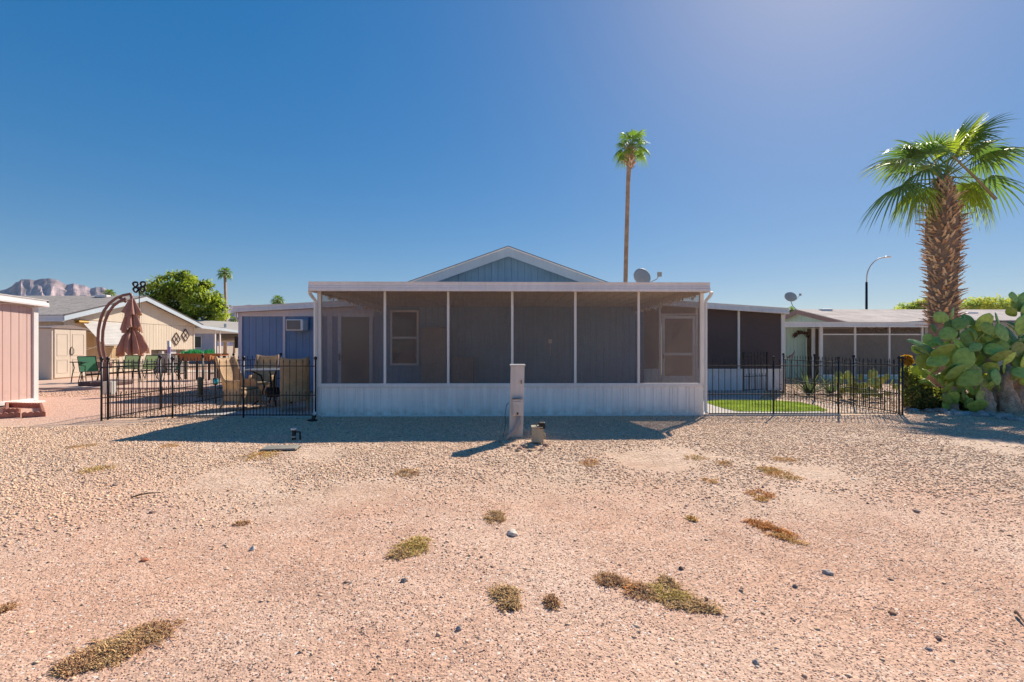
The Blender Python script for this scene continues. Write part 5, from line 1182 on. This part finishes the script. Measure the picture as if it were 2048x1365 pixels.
# ================================================================== PALMS
def fan_leaf(mb, pm, base, az, el, pet, Rr, droop, hue, nseg=24, pr_=.018, roll=0):
    d = Vector((math.cos(R(az))*math.cos(R(el)), math.sin(R(az))*math.cos(R(el)), math.sin(R(el))))
    pts = []; p = Vector(base); v = d.copy(); n = 7
    for i in range(n+1):
        pts.append(p.copy()); v = (v+Vector((0, 0, -.055*droop*(1+i*.18)))).normalized(); p = p+v*(pet/n)
    pm.tube(pts, [pr_*(1.3-.7*i/n) for i in range(n+1)], 6, col=(.30, .33, .10))
    hub = pts[-1]; f = v.copy(); s = f.cross(Vector((0, 0, 1)))
    if s.length < .1: s = Vector((1, 0, 0))
    s.normalize(); s = Matrix.Rotation(roll, 3, f) @ s; nn = s.cross(f).normalized()
    span = R(118); dA = 2*span/nseg
    for k in range(nseg):
        a = -span+dA*(k+.5)+random.uniform(-.02, .02); L = Rr*(.62+.38*math.cos(a*.62))*random.uniform(.9, 1.05)
        dr = (f*math.cos(a)+s*math.sin(a)).normalized(); side = (f*-math.sin(a)+s*math.cos(a)).normalized()
        g = random.uniform(.8, 1.2); col = (hue[0]*g, hue[1]*g, hue[2]*g)
        rows = []; gdroop = droop*random.uniform(.5, .95); steps = (0, .18, .38, .55, .7, .85, 1.)
        for t_ in steps:
            q = hub+dr*(t_*L*(1-.12*t_*droop))+Vector((0, 0, -1))*(gdroop*(max(0, t_-.25)**1.7)*L*1.25)-nn*(.10*L*abs(math.sin(a))*t_)
            w = (t_*L*math.sin(dA/2)*1.0) if t_ < .42 else (.42*L*math.sin(dA/2))*((1-t_)/.58)**.75
            w = max(w, .0015); rows.append((q-side*w-nn*w*.35, q+nn*w*.30, q+side*w-nn*w*.35))
        vs = [v_ for r_ in rows for v_ in r_]; fs = []
        for i in range(len(rows)-1):
            b_ = 3*i; fs += [(b_, b_+1, b_+4, b_+3), (b_+1, b_+2, b_+5, b_+4)]
        mb.add(vs, fs, col)
# big palm
PY = 14.0; PXc = PX(1885, PY); kp = PY/F
t = thing('fan_palm', 'stout fan palm with a shaggy trunk of old leaf bases on the right', 'palm tree', (PX(1887, PY), PY, 0))
prof = [(700, 28), (655, 28), (640, 27), (600, 27), (560, 27), (520, 30), (480, 33), (450, 33), (420, 29), (400, 24), (385, 19), (370, 15), (350, 10)]
def pcx(py): return PX(1886+(620-py)*-.004, PY)
pts = [(PX(1888, PY), PY, -.05)]+[(pcx(a), PY, PZ(a, 1885, PY)) for a, _ in prof]; rs = [30*kp]+[b_*kp*.84 for _, b_ in prof]
MB().tube(pts, rs, 20).build('trunk', M['trunk'], t, smooth=True)
mb = MB()
def boots(mb, n, zlo, zhi, rad, cx, cyy, ln, wd, up=(.25, .9)):
    for i in range(n):
        z = zlo+(zhi-zlo)*(i+random.random())/n; a = i*2.39996+random.uniform(-.25, .25); r0 = rad(z)*.93
        o = Vector((math.cos(a), math.sin(a), 0)); sd = Vector((-o.y, o.x, 0)); L = ln*random.uniform(.55, 1.25); w = wd*random.uniform(.6, 1.2)
        th = random.uniform(*up); b0 = Vector((cx, cyy, z))+o*r0; d = (o*math.cos(th)+Vector((0, 0, 1))*math.sin(th)+sd*random.uniform(-.4, .4)).normalized()
        if random.random() < .12: d = (d+o*.5-Vector((0, 0, .3))).normalized(); L *= 1.25
        g = random.uniform(.65, 1.25); c = random.choice(((.72, .50, .32), (.60, .39, .25), (.80, .62, .42), (.48, .31, .21))); c = tuple(e*g for e in c)
        nrm = sd.cross(d).normalized(); tw = random.uniform(-.3, .3); sd2 = (sd+nrm*tw).normalized()
        b1 = b0+d*L*.55; b2 = b0+d*L+o*L*.10*random.uniform(-1, 1); t0 = .022
        vs = [b0-sd2*w, b0+sd2*w, b0+sd2*w*.6-nrm*t0, b0-sd2*w*.6-nrm*t0, b1-sd2*w*.55, b1+sd2*w*.55, b1+sd2*w*.3-nrm*t0*.8, b1-sd2*w*.3-nrm*t0*.8, b2-sd2*w*.5, b2-sd2*w*.12+nrm*.004, b2+sd2*w*.15-nrm*.01]
        mb.add(vs, [(0,1,5,4),(1,2,6,5),(2,3,7,6),(3,0,4,7),(4,5,9,8),(5,6,10,9),(6,7,8,10),(8,9,10)], c)
zs = [PZ(a, 1885, PY) for a, _ in prof]; rr = [b_*kp*.84 for _, b_ in prof]
radf = lambda z: float(np.interp(z, zs, rr))
boots(mb, 620, PZ(652, 1885, PY), PZ(392, 1885, PY), radf, PX(1886, PY), PY, .24, .055)
boots(mb, 150, PZ(400, 1885, PY), PZ(362, 1885, PY), radf, PX(1886, PY), PY, .17, .05, (.8, 1.35))
mb.build('leaf_bases', M['boot'], t)
mb = MB(); pm = MB(); ctr = Vector((PX(1887, PY), PY, PZ(362, 1887, PY)))
L_ = [(186, 30, 1.35, 1.5, .62), (178, 8, 1.25, 1.45, .9), (172, 46, 1.2, 1.3, .6), (196, 54, 1.0, 1.15, .8), (206, 22, 1.1, 1.2, 1.0), (160, 62, 1.1, 1.2, .55), (188, 72, .95, 1.0, .5),
      (-4, 34, 1.35, 1.5, .6), (4, 16, 1.4, 1.4, .85), (10, 50, 1.3, 1.4, .6), (-20, 46, 1.2, 1.3, .75), (-34, 62, 1.0, 1.1, .6), (22, 66, 1.1, 1.2, .55), (-12, 62, 1.3, 1.4, .5),
      (262, 76, .85, .80, .3), (300, 66, 1.1, 1.05, .35), (318, 50, .95, 1.1, .8), (90, 68, 1.1, 1.2, .6), (118, 52, 1.0, 1.1, .8), (62, 52, 1.1, 1.2, .7), (0, 74, 1.2, 1.2, .4),
      (188, 2, .95, 1.0, 1.3), (184, -12, .85, .85, 1.3), (-12, 4, .80, 1.05, 1.4), (-20, -8, .76, .9, 1.4), (150, 5, .8, 1., 1.2), (30, 5, .8, 1., 1.2)]
for i, (az, el, pet, Rr, dr) in enumerate(L_):
    hue = (.36, .44, .06) if i in (14, 15, 20, 21, 23, 24) else random.choice(((0.162, 0.257, 0.074), (0.203, 0.297, 0.081), (0.135, 0.230, 0.081), (0.230, 0.297, 0.108)))
    fan_leaf(mb, pm, ctr+Vector((0, 0, random.uniform(-.05, .15))), az, el, pet*.95, Rr*.95, dr, hue, 30, roll=random.uniform(-.35, .35))
pm.tube([P(1905, 312, PY-.5), P(1950, 355, PY-.55), P(1992, 399, PY-.6)], [.025, .035, .045], 6, col=(.45, .36, .24))
cr0 = mb.build('crown', M['leaf'], t); pm.build('leaf_stalks', M['leaf'], t)
# tall thin palm
PY = 36.; t = thing('tall_palm', 'very tall thin palm rising behind the porch roof', 'palm tree', (PX(1250, PY), PY, 0))
path = [(1248, 692), (1249, 620), (1251, 565), (1252.5, 500), (1254.5, 430), (1256, 370), (1258, 335), (1262, 300)]
MB().tube([P(a, b_, PY) if b_ < 692 else Vector((PX(a, PY), PY, -.05)) for a, b_ in path], [.22, .17, .16, .16, .155, .15, .17, .2], 10).build('trunk', M['trunkt'], t, smooth=True)
mb = MB(); rad = lambda z: .20
boots(mb, 130, PZ(338, 1260, PY), PZ(296, 1262, PY), rad, PX(1260.5, PY), PY, .42, .11, (.5, 1.3)); mb.build('leaf_bases', M['boot'], t)
mb = MB(); pm = MB(); ctr = P(1263, 296, PY)
for i in range(23):
    az = i*137.5; el = 80-i*4.6+random.uniform(-8, 8)
    fan_leaf(mb, pm, ctr, az, el, random.uniform(.6, 1.0), random.uniform(.8, 1.05), .8, random.choice(((0.176, 0.284, 0.068), (0.230, 0.351, 0.068), (0.135, 0.230, 0.068))), 16, .03)
mb.build('crown', M['leaf'], t); pm.build('leaf_stalks', M['leaf'], t)
def far_palm(px, pyc, Y, label, r=1.6, base=True, tr=.16):
    t = thing('distant_palm', label, 'palm tree', (PX(px, Y), Y, 0)); mb = MB(); pm = MB(); ctr = P(px, pyc, Y)
    MB().tube([(PX(px, Y), Y, 0), (ctr.x+.1, Y, ctr.z*.5), ctr], [tr*1.3, tr, tr], 8).build('trunk', M['trunkt'], t, smooth=True)
    for i in range(22): fan_leaf(mb, pm, ctr, i*137.5, 80-i*5+random.uniform(-8, 8), r*.45, r*.55, .8, random.choice(((0.149, 0.243, 0.068), (0.189, 0.297, 0.068))), 10, .04)
    mb.build('crown', M['leaf'], t); pm.build('leaf_stalks', M['leaf'], t)
far_palm(450, 547, 75, 'slim palm right of the big green tree on the left', 1.45, tr=.2)
far_palm(556, 603, 85, 'small palm top showing above the roof of the blue side wing', 1.6)
far_palm(468, 642, 90, 'low palm top beside the slim palm trunk, above the grey house', 1.3)
far_palm(219, 588, 60, 'palm top peeking over the ridge of the cream house', .9)
far_palm(1582, 624, 60, 'palm top peeking between carport roof and sage house', 1.0)

# ================================================================== TREES
def leafy(name, label, base, blobs, n, leaf, cols, trunk_r=.3, wisp=False, limbs=True):
    t = thing(name, label, 'tree', base); mb = MB(); tot = sum(b_[3]**2 for b_ in blobs)
    for (x, y, z, r) in blobs:
        k = int(n*r*r/tot); sd = random.random()*50
        for _ in range(k):
            d = Vector((random.gauss(0, 1), random.gauss(0, 1), random.gauss(0, 1))).normalized(); rr_ = r*random.uniform(.45, 1.05)**.6
            rr_ *= 1+.35*mnoise.noise(d*2.3+Vector((sd, 0, 0)))
            p = Vector((x, y, z))+Vector((d.x*rr_*1.1, d.y*rr_*1.1, d.z*rr_*.85))
            if mnoise.noise(p*1.1) < -.22: continue
            dark = mnoise.noise(p*.9+Vector((9, 3, 1)))
            c = cols[0] if dark > .12 else cols[1] if dark > -.15 else cols[2]; g = random.uniform(.75, 1.25); c = tuple(e*g for e in c)
            l = leaf*random.uniform(.5, 1.3); u = Vector((random.gauss(0, 1), random.gauss(0, 1), random.gauss(0, 1)-.3)).normalized(); w = u.cross(Vector((random.random(), random.random(), random.random()))).normalized()
            wd = l*(.16 if wisp else .33)
            mb.add([p-w*wd, p+u*l*.5-w*wd*.8, p+u*l, p+u*l*.5+w*wd*.8, ], [(0, 1, 2, 3)], c)
    tm = MB(); b0 = Vector(base)
    top = Vector((base[0], base[1], blobs[0][2]*.5)); tm.tube([b0, b0.lerp(top, .5)+Vector((.1, 0, 0)), top], [trunk_r, trunk_r*.8, trunk_r*.6], 8)
    for (x, y, z, r) in blobs: q = Vector((x, y, z)); m_ = top.lerp(q, .5)+Vector((random.uniform(-.3, .3), 0, -.2)); tm.tube([top, m_, q], [trunk_r*.45, trunk_r*.28, trunk_r*.08], 6)
    tm.build('trunk', M['bark'], t, smooth=True); mb.build('crown', M['fol'], t)
Y = 48.; k = Y/F
bl = []
for (px, py, r) in ((345, 600, 34), (330, 575, 26), (362, 566, 28), (385, 585, 30), (312, 590, 24), (300, 612, 24), (405, 610, 28), (425, 605, 20), (435, 625, 20), (350, 640, 36), (395, 645, 34), (305, 645, 30), (375, 556, 14), (412, 572, 12), (430, 590, 10)):
    q = P(px, py, Y+random.uniform(-1.2, 1.2)); bl.append((q.x, q.y, q.z, r*k))
leafy('green_tree', 'large bright green tree behind the cream house', (PX(360, Y), Y, 0), bl, 26000, .34, [(.40, .45, .08), (.29, .35, .06), (.13, .18, .04)], .35)
Y = 52.; k = Y/F
for lb, lst in (('wispy yellow green desert tree behind the big palm trunk, left part', ((1815, 620, 22), (1840, 612, 20), (1860, 606, 18), (1795, 622, 14))), ('wispy yellow green desert tree behind the sage house roof, right of the palm', ((1930, 610, 24), (1960, 604, 22), (1990, 606, 22), (2020, 604, 20), (2045, 600, 22), (2075, 606, 26)))):
    bl = []
    for (px, py, r) in lst: q = P(px, py+8, Y+random.uniform(-1, 1)); bl.append((q.x, q.y, q.z, r*k))
    leafy('desert_tree', lb, (bl[1][0], Y, 0), bl, 7000, .42, [(.50, .48, .12), (.40, .43, .13), (.26, .32, .13)], .2, wisp=True)

# ================================================================== PRICKLY PEAR
def pad_mesh(m, nm, sd):
    vs, fs = ico(); mb = MB(); out = []
    for v in vs:
        w = v.copy(); up = (w.z+1)/2; wid = .62+.38*math.sin(min(1, up*1.15)*math.pi*.62)
        wob = 1+.10*mnoise.noise(v*1.6+Vector((sd, 2, 1)))
        out.append((w.x*wid*.40*wob, w.y*.075*(.75+.3*mnoise.noise(v*2+Vector((sd, 0, 0)))+.1)+.03*math.sin(w.x*2+sd)*w.z, (w.z+1)*.5*wob))
    # spine cushions
    mb.add(out, fs); o = mb.build(nm, m, smooth=True, local=True); return o.data, o
protos = []
for i, (m_, sd) in enumerate(((M['pad'], 1), (M['pad2'], 5), (M['pad3'], 9), (M['pad'], 12))):
    me, o = pad_mesh(m_, 'pad', sd); protos.append(me); bpy.data.objects.remove(o)
def place_pad(root, p, size, tilt, yaw, kind, wid=1., lean=0):
    o = bpy.data.objects.new('pad', protos[kind]); COL.objects.link(o); o.parent = root; o.location = Vector(p)-root.location
    o.rotation_euler = (Euler((lean, 0, 0), 'XYZ').to_matrix() @ Matrix.Rotation(tilt, 3, 'Y') @ Matrix.Rotation(yaw, 3, 'Z')).to_euler(); o.scale = (size*wid, size*1.0, size); return o
t = thing('prickly_pear', 'large prickly pear cactus with broad green pads at the right edge', 'cactus', (PX(1990, 10.2), 10.2, 0))
# (centre px, centre py, length px, tilt deg from up (clockwise), apparent width factor, depth offset, kind)
pads = [(1884, 635, 36, -70, .75, .1, 1), (1905, 628, 30, 10, .5, .2, 1), (1925, 647, 40, 40, .7, .0, 0), (1897, 668, 44, 60, .8, .0, 0), (1962, 645, 44, 25, 1.05, .2, 0), (1940, 640, 34, -50, .9, .3, 1),
        (1979, 657, 30, 0, 1.0, -.1, 0), (2001, 640, 38, 0, .8, .1, 1), (2008, 665, 42, -20, 1.2, .0, 1), (2040, 650, 50, 5, 1.1, .2, 1), (2031, 594, 27, -5, 1.1, .2, 1), (2052, 600, 38, 15, .9, .2, 1), (2044, 622, 38, -8, .9, .2, 1), (2036, 612, 30, -20, .9, .2, 0), (2022, 625, 28, -50, .8, .2, 0),
        (1855, 700, 40, -65, .75, .0, 0), (1835, 686, 42, -80, .55, .1, 1), (1885, 702, 56, 80, .75, -.1, 0), (1870, 735, 44, 40, .8, .0, 0), (1850, 725, 40, -45, .8, .1, 0), (1843, 704, 34, -70, .6, .2, 1), (1875, 722, 50, 62, .75, -.15, 0), (1900, 705, 44, 10, .8, .2, 0), (1898, 740, 42, 60, .7, -.1, 3),
        (1918, 690, 40, -55, .85, .1, 0), (1928, 720, 56, 20, .9, -.1, 0), (1938, 675, 40, 15, .9, .1, 1), (1957, 680, 38, 40, .9, .2, 0), (1951, 695, 32, 60, .8, -.1, 1), (1980, 685, 44, -15, .8, .2, 3), (1990, 700, 48, 70, .8, .0, 0), (1968, 705, 36, 110, .8, .1, 3),
        (2010, 690, 42, 10, 1.0, .1, 0), (2000, 712, 50, 80, .85, -.1, 0), (2014, 717, 36, 40, .9, .0, 0), (2036, 700, 40, -10, .9, .1, 2), (2048, 720, 44, 20, 1., .1, 0), (2060, 690, 50, 5, 1., .3, 0), (2062, 740, 50, 10, 1., .2, 0), (2046, 748, 52, 85, .75, -.2, 0),
        (1912, 745, 56, 68, .75, -.2, 0), (1935, 757, 54, 60, .8, -.15, 3), (1948, 745, 40, -10, 1., .1, 0), (1905, 758, 38, -20, .8, .1, 3), (1983, 735, 36, -70, .6, .1, 0), (1996, 755, 36, 5, 1.0, -.2, 1), (2020, 740, 34, 25, .8, .3, 0),
        (1922, 772, 36, 20, .8, .1, 3), (1948, 775, 44, -25, .9, .05, 3), (1930, 790, 34, 10, .7, .0, 2), (1958, 795, 40, -35, 1., .1, 2), (1955, 812, 44, 95, 1.0, -.35, 3), (1895, 775, 34, 50, .75, .0, 3), (1975, 772, 40, 30, .9, .25, 3), (1880, 760, 34, -35, .7, .1, 3), (1943, 800, 30, 0, .8, .3, 2),
        (1862, 748, 36, -55, .7, .1, 0), (1908, 655, 40, -30, .8, .4, 1), (1955, 665, 40, -60, .7, .4, 0), (1990, 675, 44, 30, .9, .5, 0), (2030, 672, 46, -20, .9, .5, 1), (2020, 708, 44, -60, .8, .4, 0), (1935, 705, 44, -30, .8, .45, 1), (1905, 725, 44, 0, .8, .45, 0), (1960, 725, 46, 10, .9, .5, 0), (1985, 712, 44, -30, .9, .5, 1), (2040, 775, 40, -20, .9, .4, 0), (2075, 660, 50, 15, 1, .1, 0), (2085, 710, 50, -15, 1, .1, 0)]
BY = 9.95; kk = BY/F
for i, (px, py, ln, tl, wf, dy, kd) in enumerate(pads):
    Yp = BY+dy; a = R(tl); sz = ln*kk*.92; c = P(px, py, Yp); wd = min(1.25, max(.62, wf*1.0))
    fs_ = max(0.0, min(1, wf/1.05)); yaw = math.acos(min(1, max(.3, fs_)))*random.choice((-1, 1))*.8
    base = c-Vector((math.sin(a), 0, math.cos(a)))*sz*.5
    place_pad(t, base, sz, a, yaw+random.uniform(-.2, .2), kd, random.uniform(.86, 1.12)*(1.05 if wf > .9 else .92), random.uniform(-.45, .35))
mb = MB()
def wood(pts, rs):
    mb.tube([P(a, b_, BY+c+.12) for a, b_, c in pts], [r*kk*.8 for r in rs], 12)
wood([(1905, 835, .1), (1902, 815, .1), (1898, 790, .1), (1905, 765, .1), (1912, 745, .1)], [14, 15, 12, 9, 6])
wood([(1968, 840, .0), (1975, 815, .0), (1968, 790, .0), (1950, 768, .0), (1935, 745, .1)], [18, 20, 16, 12, 8])
wood([(2015, 850, .0), (2020, 825, .0), (2018, 800, .0), (2005, 775, .1), (2010, 745, .1), (2025, 715, .2)], [24, 27, 22, 18, 13, 8])
wood([(2050, 850, .1), (2048, 820, .1), (2045, 790, .1), (2055, 755, .1), (2050, 715, .2)], [24, 26, 24, 18, 10])
wood([(1985, 840, .2), (1990, 800, .2), (1995, 770, .2), (1985, 740, .2), (1975, 715, .2)], [16, 16, 13, 9, 6])
o = mb.build('woody_stem', M['cactwood'], t, smooth=True)
dm = o.modifiers.new('lumps', 'DISPLACE'); tx = bpy.data.textures.new('lump', 'CLOUDS'); tx.noise_scale = .12; dm.texture = tx; dm.strength = .08; o.modifiers.new('sub', 'SUBSURF').levels = 2; o.modifiers['sub'].render_levels = 2; o.modifiers.move(1, 0); tx.noise_scale = .09; dm.strength = .13
# small yellow-green prickly pear patch behind fence
t = bpy.data.objects['prickly_pear']
for _ in range(34):
    px = random.uniform(1885, 2075); py = random.uniform(745, 812); sz = random.uniform(.20, .32)
    place_pad(t, P(px, py+12, BY+random.uniform(-.12, .5)), sz, random.uniform(-.7, .7), random.uniform(-1.1, 1.1), random.choice((0, 3, 3, 2)), random.uniform(.85, 1.1), random.uniform(-.4, .4))
for _ in range(95):
    px = random.uniform(1835, 2080); py = random.uniform(650+max(0, (1900-px)*.5), 800-max(0, (1960-px))*.2-max(0, px-2000)*.3)
    sz = random.uniform(.20, .31); place_pad(t, P(px, py, BY+random.uniform(.1, .7)), sz, random.uniform(-1.2, 1.2), random.uniform(-1.3, 1.3), random.choice((0, 0, 1, 3, 3)), random.uniform(.9, 1.15), random.uniform(-.6, .6))
t = thing('small_prickly_pear', 'low yellow green prickly pear patch behind the right fence', 'cactus', (PX(1740, 12), 12.3, 0))
for i in range(70):
    px = random.uniform(1676, 1800); lim = 758+12*math.sin(px*.07)-(14 if 1700 < px < 1770 else 0); py = random.uniform(lim, 792); Yp = 12.6+random.uniform(-.7, .7)
    sz = random.uniform(.15, .24); p = P(px, py, Yp); p.z = max(.0, p.z-.08)
    place_pad(t, p, sz, random.uniform(-.8, .8), random.uniform(-1.2, 1.2), 2, random.uniform(1, 1.3), random.uniform(-.4, .4))
for px, py in ((1741, 747), (1748, 748)): place_pad(t, P(px, py+12, 12.3), .24, -.1 if px < 1745 else .2, .4, 2, 1.2)
def shrub(name, label, base, boxes, n, leaf, cols, cat_='shrub'):
    t = thing(name, label, cat_, base); mb = MB()
    for (px, py, hw_, hh, Yc, dd) in boxes:
        for _ in range(int(n*hw_*hh/800)):
            a = random.uniform(0, 6.283); r_ = math.sqrt(random.random()); p = P(px+math.cos(a)*r_*hw_, py+math.sin(a)*r_*hh, Yc+random.uniform(-dd, dd)*(1-r_*.6))
            if p.z < 0 or mnoise.noise(p*7) < -.3: continue
            l = leaf*random.uniform(.6, 1.3); u = Vector((random.gauss(0, 1), random.gauss(0, 1), random.gauss(.5, 1))).normalized(); w = u.cross(Vector((random.random(), random.random(), .3))).normalized()*l*.28
            g = random.uniform(.7, 1.3); c = tuple(e*g for e in random.choice(cols)); mb.add([p, p+u*l*.5-w, p+u*l, p+u*l*.5+w], [(0, 1, 2, 3)], c)
    mb.build('foliage', M['fol'], t)
    st = MB()
    for (px, py, hw_, hh, Yc, dd) in boxes:
        for q in range(4): p = P(px+random.uniform(-.5, .5)*hw_, py, Yc); st.tube([(p.x, p.y, 0), (p.x+random.uniform(-.05, .05), p.y, max(.1, p.z))], [.012, .005], 5)
    st.build('stems', M['bark'], t)
shrub('low_shrub', 'dark low succulent shrub between fence corner and prickly pear', (PX(1850, 10.6), 10.6, 0), [(1835, 795, 30, 24, 10.5, .5), (1870, 800, 34, 22, 10.4, .5), (1905, 800, 30, 24, 10.5, .5), (1930, 808, 24, 16, 10.4, .4)], 2600, .06, [(.09, .12, .045), (.06, .09, .04), (.13, .15, .05), (.28, .24, .08)])
shrub('spurge_shrub', 'yellow green upright shrub at the right fence corner', (PX(1825, 11), 11, 0), [(1822, 765, 16, 28, 11, .3), (1840, 780, 18, 22, 11, .3), (1812, 750, 9, 14, 11, .15)], 1500, .09, [(.30, .30, .10), (.24, .26, .09), (.20, .22, .09)])
shrub('orange_flower', 'orange flower head above the right fence corner', (PX(1814, 10.9), 10.9, 0), [(1813, 722, 11, 9, 10.9, .1)], 5000, .06, [(.55, .18, .03), (.50, .26, .05), (.3, .2, .05)], 'flower')
shrub('dry_shrub', 'small sunlit yellow brush under the prickly pear', (PX(1960, 11.6), 11.6, 0), [(1958, 775, 18, 40, 11.8, .4), (1985, 785, 24, 20, 11.8, .4)], 1100, .1, [(.38, .36, .06), (.46, .42, .10), (.26, .30, .05)])
# agave
def agave(c, label, n, L, seed):
    random.seed(seed); t = thing('agave', label, 'agave', c); mb = MB()
    for i in range(n):
        a = i*2.4; el = R(random.uniform(22, 75)); l = L*random.uniform(.75, 1.1); d = Vector((math.cos(a)*math.cos(el), math.sin(a)*math.cos(el), math.sin(el))); sd = Vector((-math.sin(a), math.cos(a), 0)); vs = []; fs = []; p = Vector(c)+Vector((0, 0, .02))
        for j in range(6):
            f_ = j/5; w = .045*(1-f_)**.7*(1 if j else .6)+.002; q = p+d*l*f_-Vector((0, 0, .12*l*f_*f_)); vs += [q-sd*w, q+Vector((0, 0, -.012)), q+sd*w]
            if j: b_ = 3*(j-1); fs += [(b_, b_+1, b_+4, b_+3), (b_+1, b_+2, b_+5, b_+4)]
        mb.add(vs, fs, random.choice(((.09, .13, .10), (.12, .15, .11), (.07, .10, .08))))
    mb.build('leaves', M['leaf'], t); return t
c = GP(1618, 792); agave((c.x, c.y, 0), 'spiky dark agave left of the screened patio, behind the right fence', 26, .85, 3)
c = GP(1660, 790); agave((c.x, c.y, 0), 'smaller spiky agave right of the larger agave behind the fence', 22, .7, 4)
random.seed(11)

# ================================================================== MOUNTAINS
def ridge(name, prof, Y, depth, seed, m, label):
    n = 260; k = 26; xs = np.linspace(prof[0][0], prof[-1][0], n); hs = np.interp(xs, [p[0] for p in prof], [p[1] for p in prof]); vs = []; fs = []
    for j in range(k):
        v = j/(k-1)
        for i in range(n):
            X = PX(xs[i], Y); top = max(0, (HY-hs[i])*Y/F)
            w = 1-abs(v-.5)*2; prof_ = (w**.75)
            nz = mnoise.fractal(Vector((X/(.16*depth), v*3.5, seed)), 1, 2, 5)*.16+abs(mnoise.noise(Vector((X/(.06*depth), v*1.2, seed))))*.12
            z = top*prof_*(1+(nz-.05)*(1-w)*1.6)
            if .3 < v < .46: z *= 1-.10*abs(mnoise.noise(Vector((X/60, v*9, seed))))
            vs.append((X*(1+(v-.5)*depth/Y), Y+(v-.5)*depth, z-2))
    for j in range(k-1):
        for i in range(n-1): fs.append((j*n+i, j*n+i+1, (j+1)*n+i+1, (j+1)*n+i))
    mb = MB(); mb.add(vs, fs); o = mb.build(name, m); tag(o, kind='structure'); return o
m_ = mat('mountain_rock', (.43, .33, .33), .95, .30, .006, fine=.30, fs=.03); m2_ = mat('far_mountain_rock', (.44, .35, .38), .95, .15, .004, fine=.12, fs=.02)
ridge('mountain', [(-260, 600), (-150, 590), (-60, 584), (0, 580), (12, 577), (24, 570), (31, 562), (38, 560.5), (42, 556), (60, 556.5), (70, 559), (84, 555.5), (98, 554.5), (114, 558), (124, 564), (134, 568), (148, 565), (158, 568), (170, 569.5), (181, 575), (192, 572), (206, 572), (216, 578), (228, 585), (250, 592), (300, 612), (360, 640), (420, 690)], 2600, 900, 3.3, m_, '')
ridge('hill', [(300, 690), (380, 640), (420, 615), (452, 608), (470, 610), (488, 609), (500, 607), (512, 609), (530, 613), (560, 613), (600, 618), (660, 625), (760, 640), (900, 665), (1100, 690)], 3600, 1200, 8.1, m2_, '')

# ================================================================== LIGHT, SKY, CAMERA
w = bpy.data.worlds.new("World"); scn.world = w; w.use_nodes = True; nt = w.node_tree; bg = nt.nodes['Background']
sky = nt.nodes.new('ShaderNodeTexSky'); sky.sky_type = 'NISHITA'; sky.sun_disc = False
sun_el = R(40); sun_dir = Vector((.575, .82, 0)).normalized()
sky.sun_elevation = sun_el; sky.sun_rotation = math.atan2(sun_dir.x, sun_dir.y)
sky.altitude = 1000; sky.air_density = 1.0; sky.dust_density = .65; sky.ozone_density = 3.0
def _vs(src, f):
    q = nt.nodes.new('ShaderNodeVectorMath'); q.operation = 'SCALE'; q.inputs['Scale'].default_value = f; nt.links.new(src, q.inputs[0]); return q.outputs[0]
gm_ = nt.nodes.new('ShaderNodeGamma'); gm_.inputs[1].default_value = .5; nt.links.new(_vs(sky.outputs[0], .1), gm_.inputs[0])
hs_ = nt.nodes.new('ShaderNodeHueSaturation'); hs_.inputs['Hue'].default_value = .506; hs_.inputs['Saturation'].default_value = 2.15; nt.links.new(gm_.outputs[0], hs_.inputs['Color'])
nt.links.new(_vs(hs_.outputs[0], 10), bg.inputs[0]); bg.inputs[1].default_value = .053
ld = bpy.data.lights.new('sun', 'SUN'); ld.energy = 5.0; ld.angle = R(.5); ld.color = (1, .89, .75)
lo = bpy.data.objects.new('sun', ld); COL.objects.link(lo)
vec = Vector((sun_dir.x*math.cos(sun_el), sun_dir.y*math.cos(sun_el), math.sin(sun_el))); lo.rotation_euler = vec.to_track_quat('Z', 'Y').to_euler()
mb = MB(); mb.box(-5200, 5200, -120, 4300, -1.3, 500); hz = mb.build('haze', bpy.data.materials.new('haze_air')); tag(hz, kind='stuff')
hm = hz.data.materials[0]; hm.use_nodes = True; hn = hm.node_tree; hn.nodes.remove(hn.nodes['Principled BSDF'])
pv = hn.nodes.new('ShaderNodeVolumePrincipled'); pv.inputs['Color'].default_value = (.62, .75, .95, 1); pv.inputs['Density'].default_value = HAZE; pv.inputs['Anisotropy'].default_value = 0
hn.links.new(pv.outputs[0], hn.nodes['Material Output'].inputs['Volume'])
cd = bpy.data.cameras.new('camera'); cam = bpy.data.objects.new('camera', cd); COL.objects.link(cam); scn.camera = cam
cd.sensor_width = 36; cd.lens = F/2048*36; cd.shift_y = (HY-682.5)/2048; cd.clip_end = 30000; cd.clip_start = .05
cam.location = (0, 0, CH); cam.rotation_euler = (R(90), 0, -YAW)
scn.view_settings.view_transform = 'Standard'; scn.view_settings.look = 'None'; scn.view_settings.exposure = .5; scn.view_settings.gamma = 1
scn.cycles.volume_bounces = 0; scn.cycles.max_bounces = 8; scn.cycles.transparent_max_bounces = 16
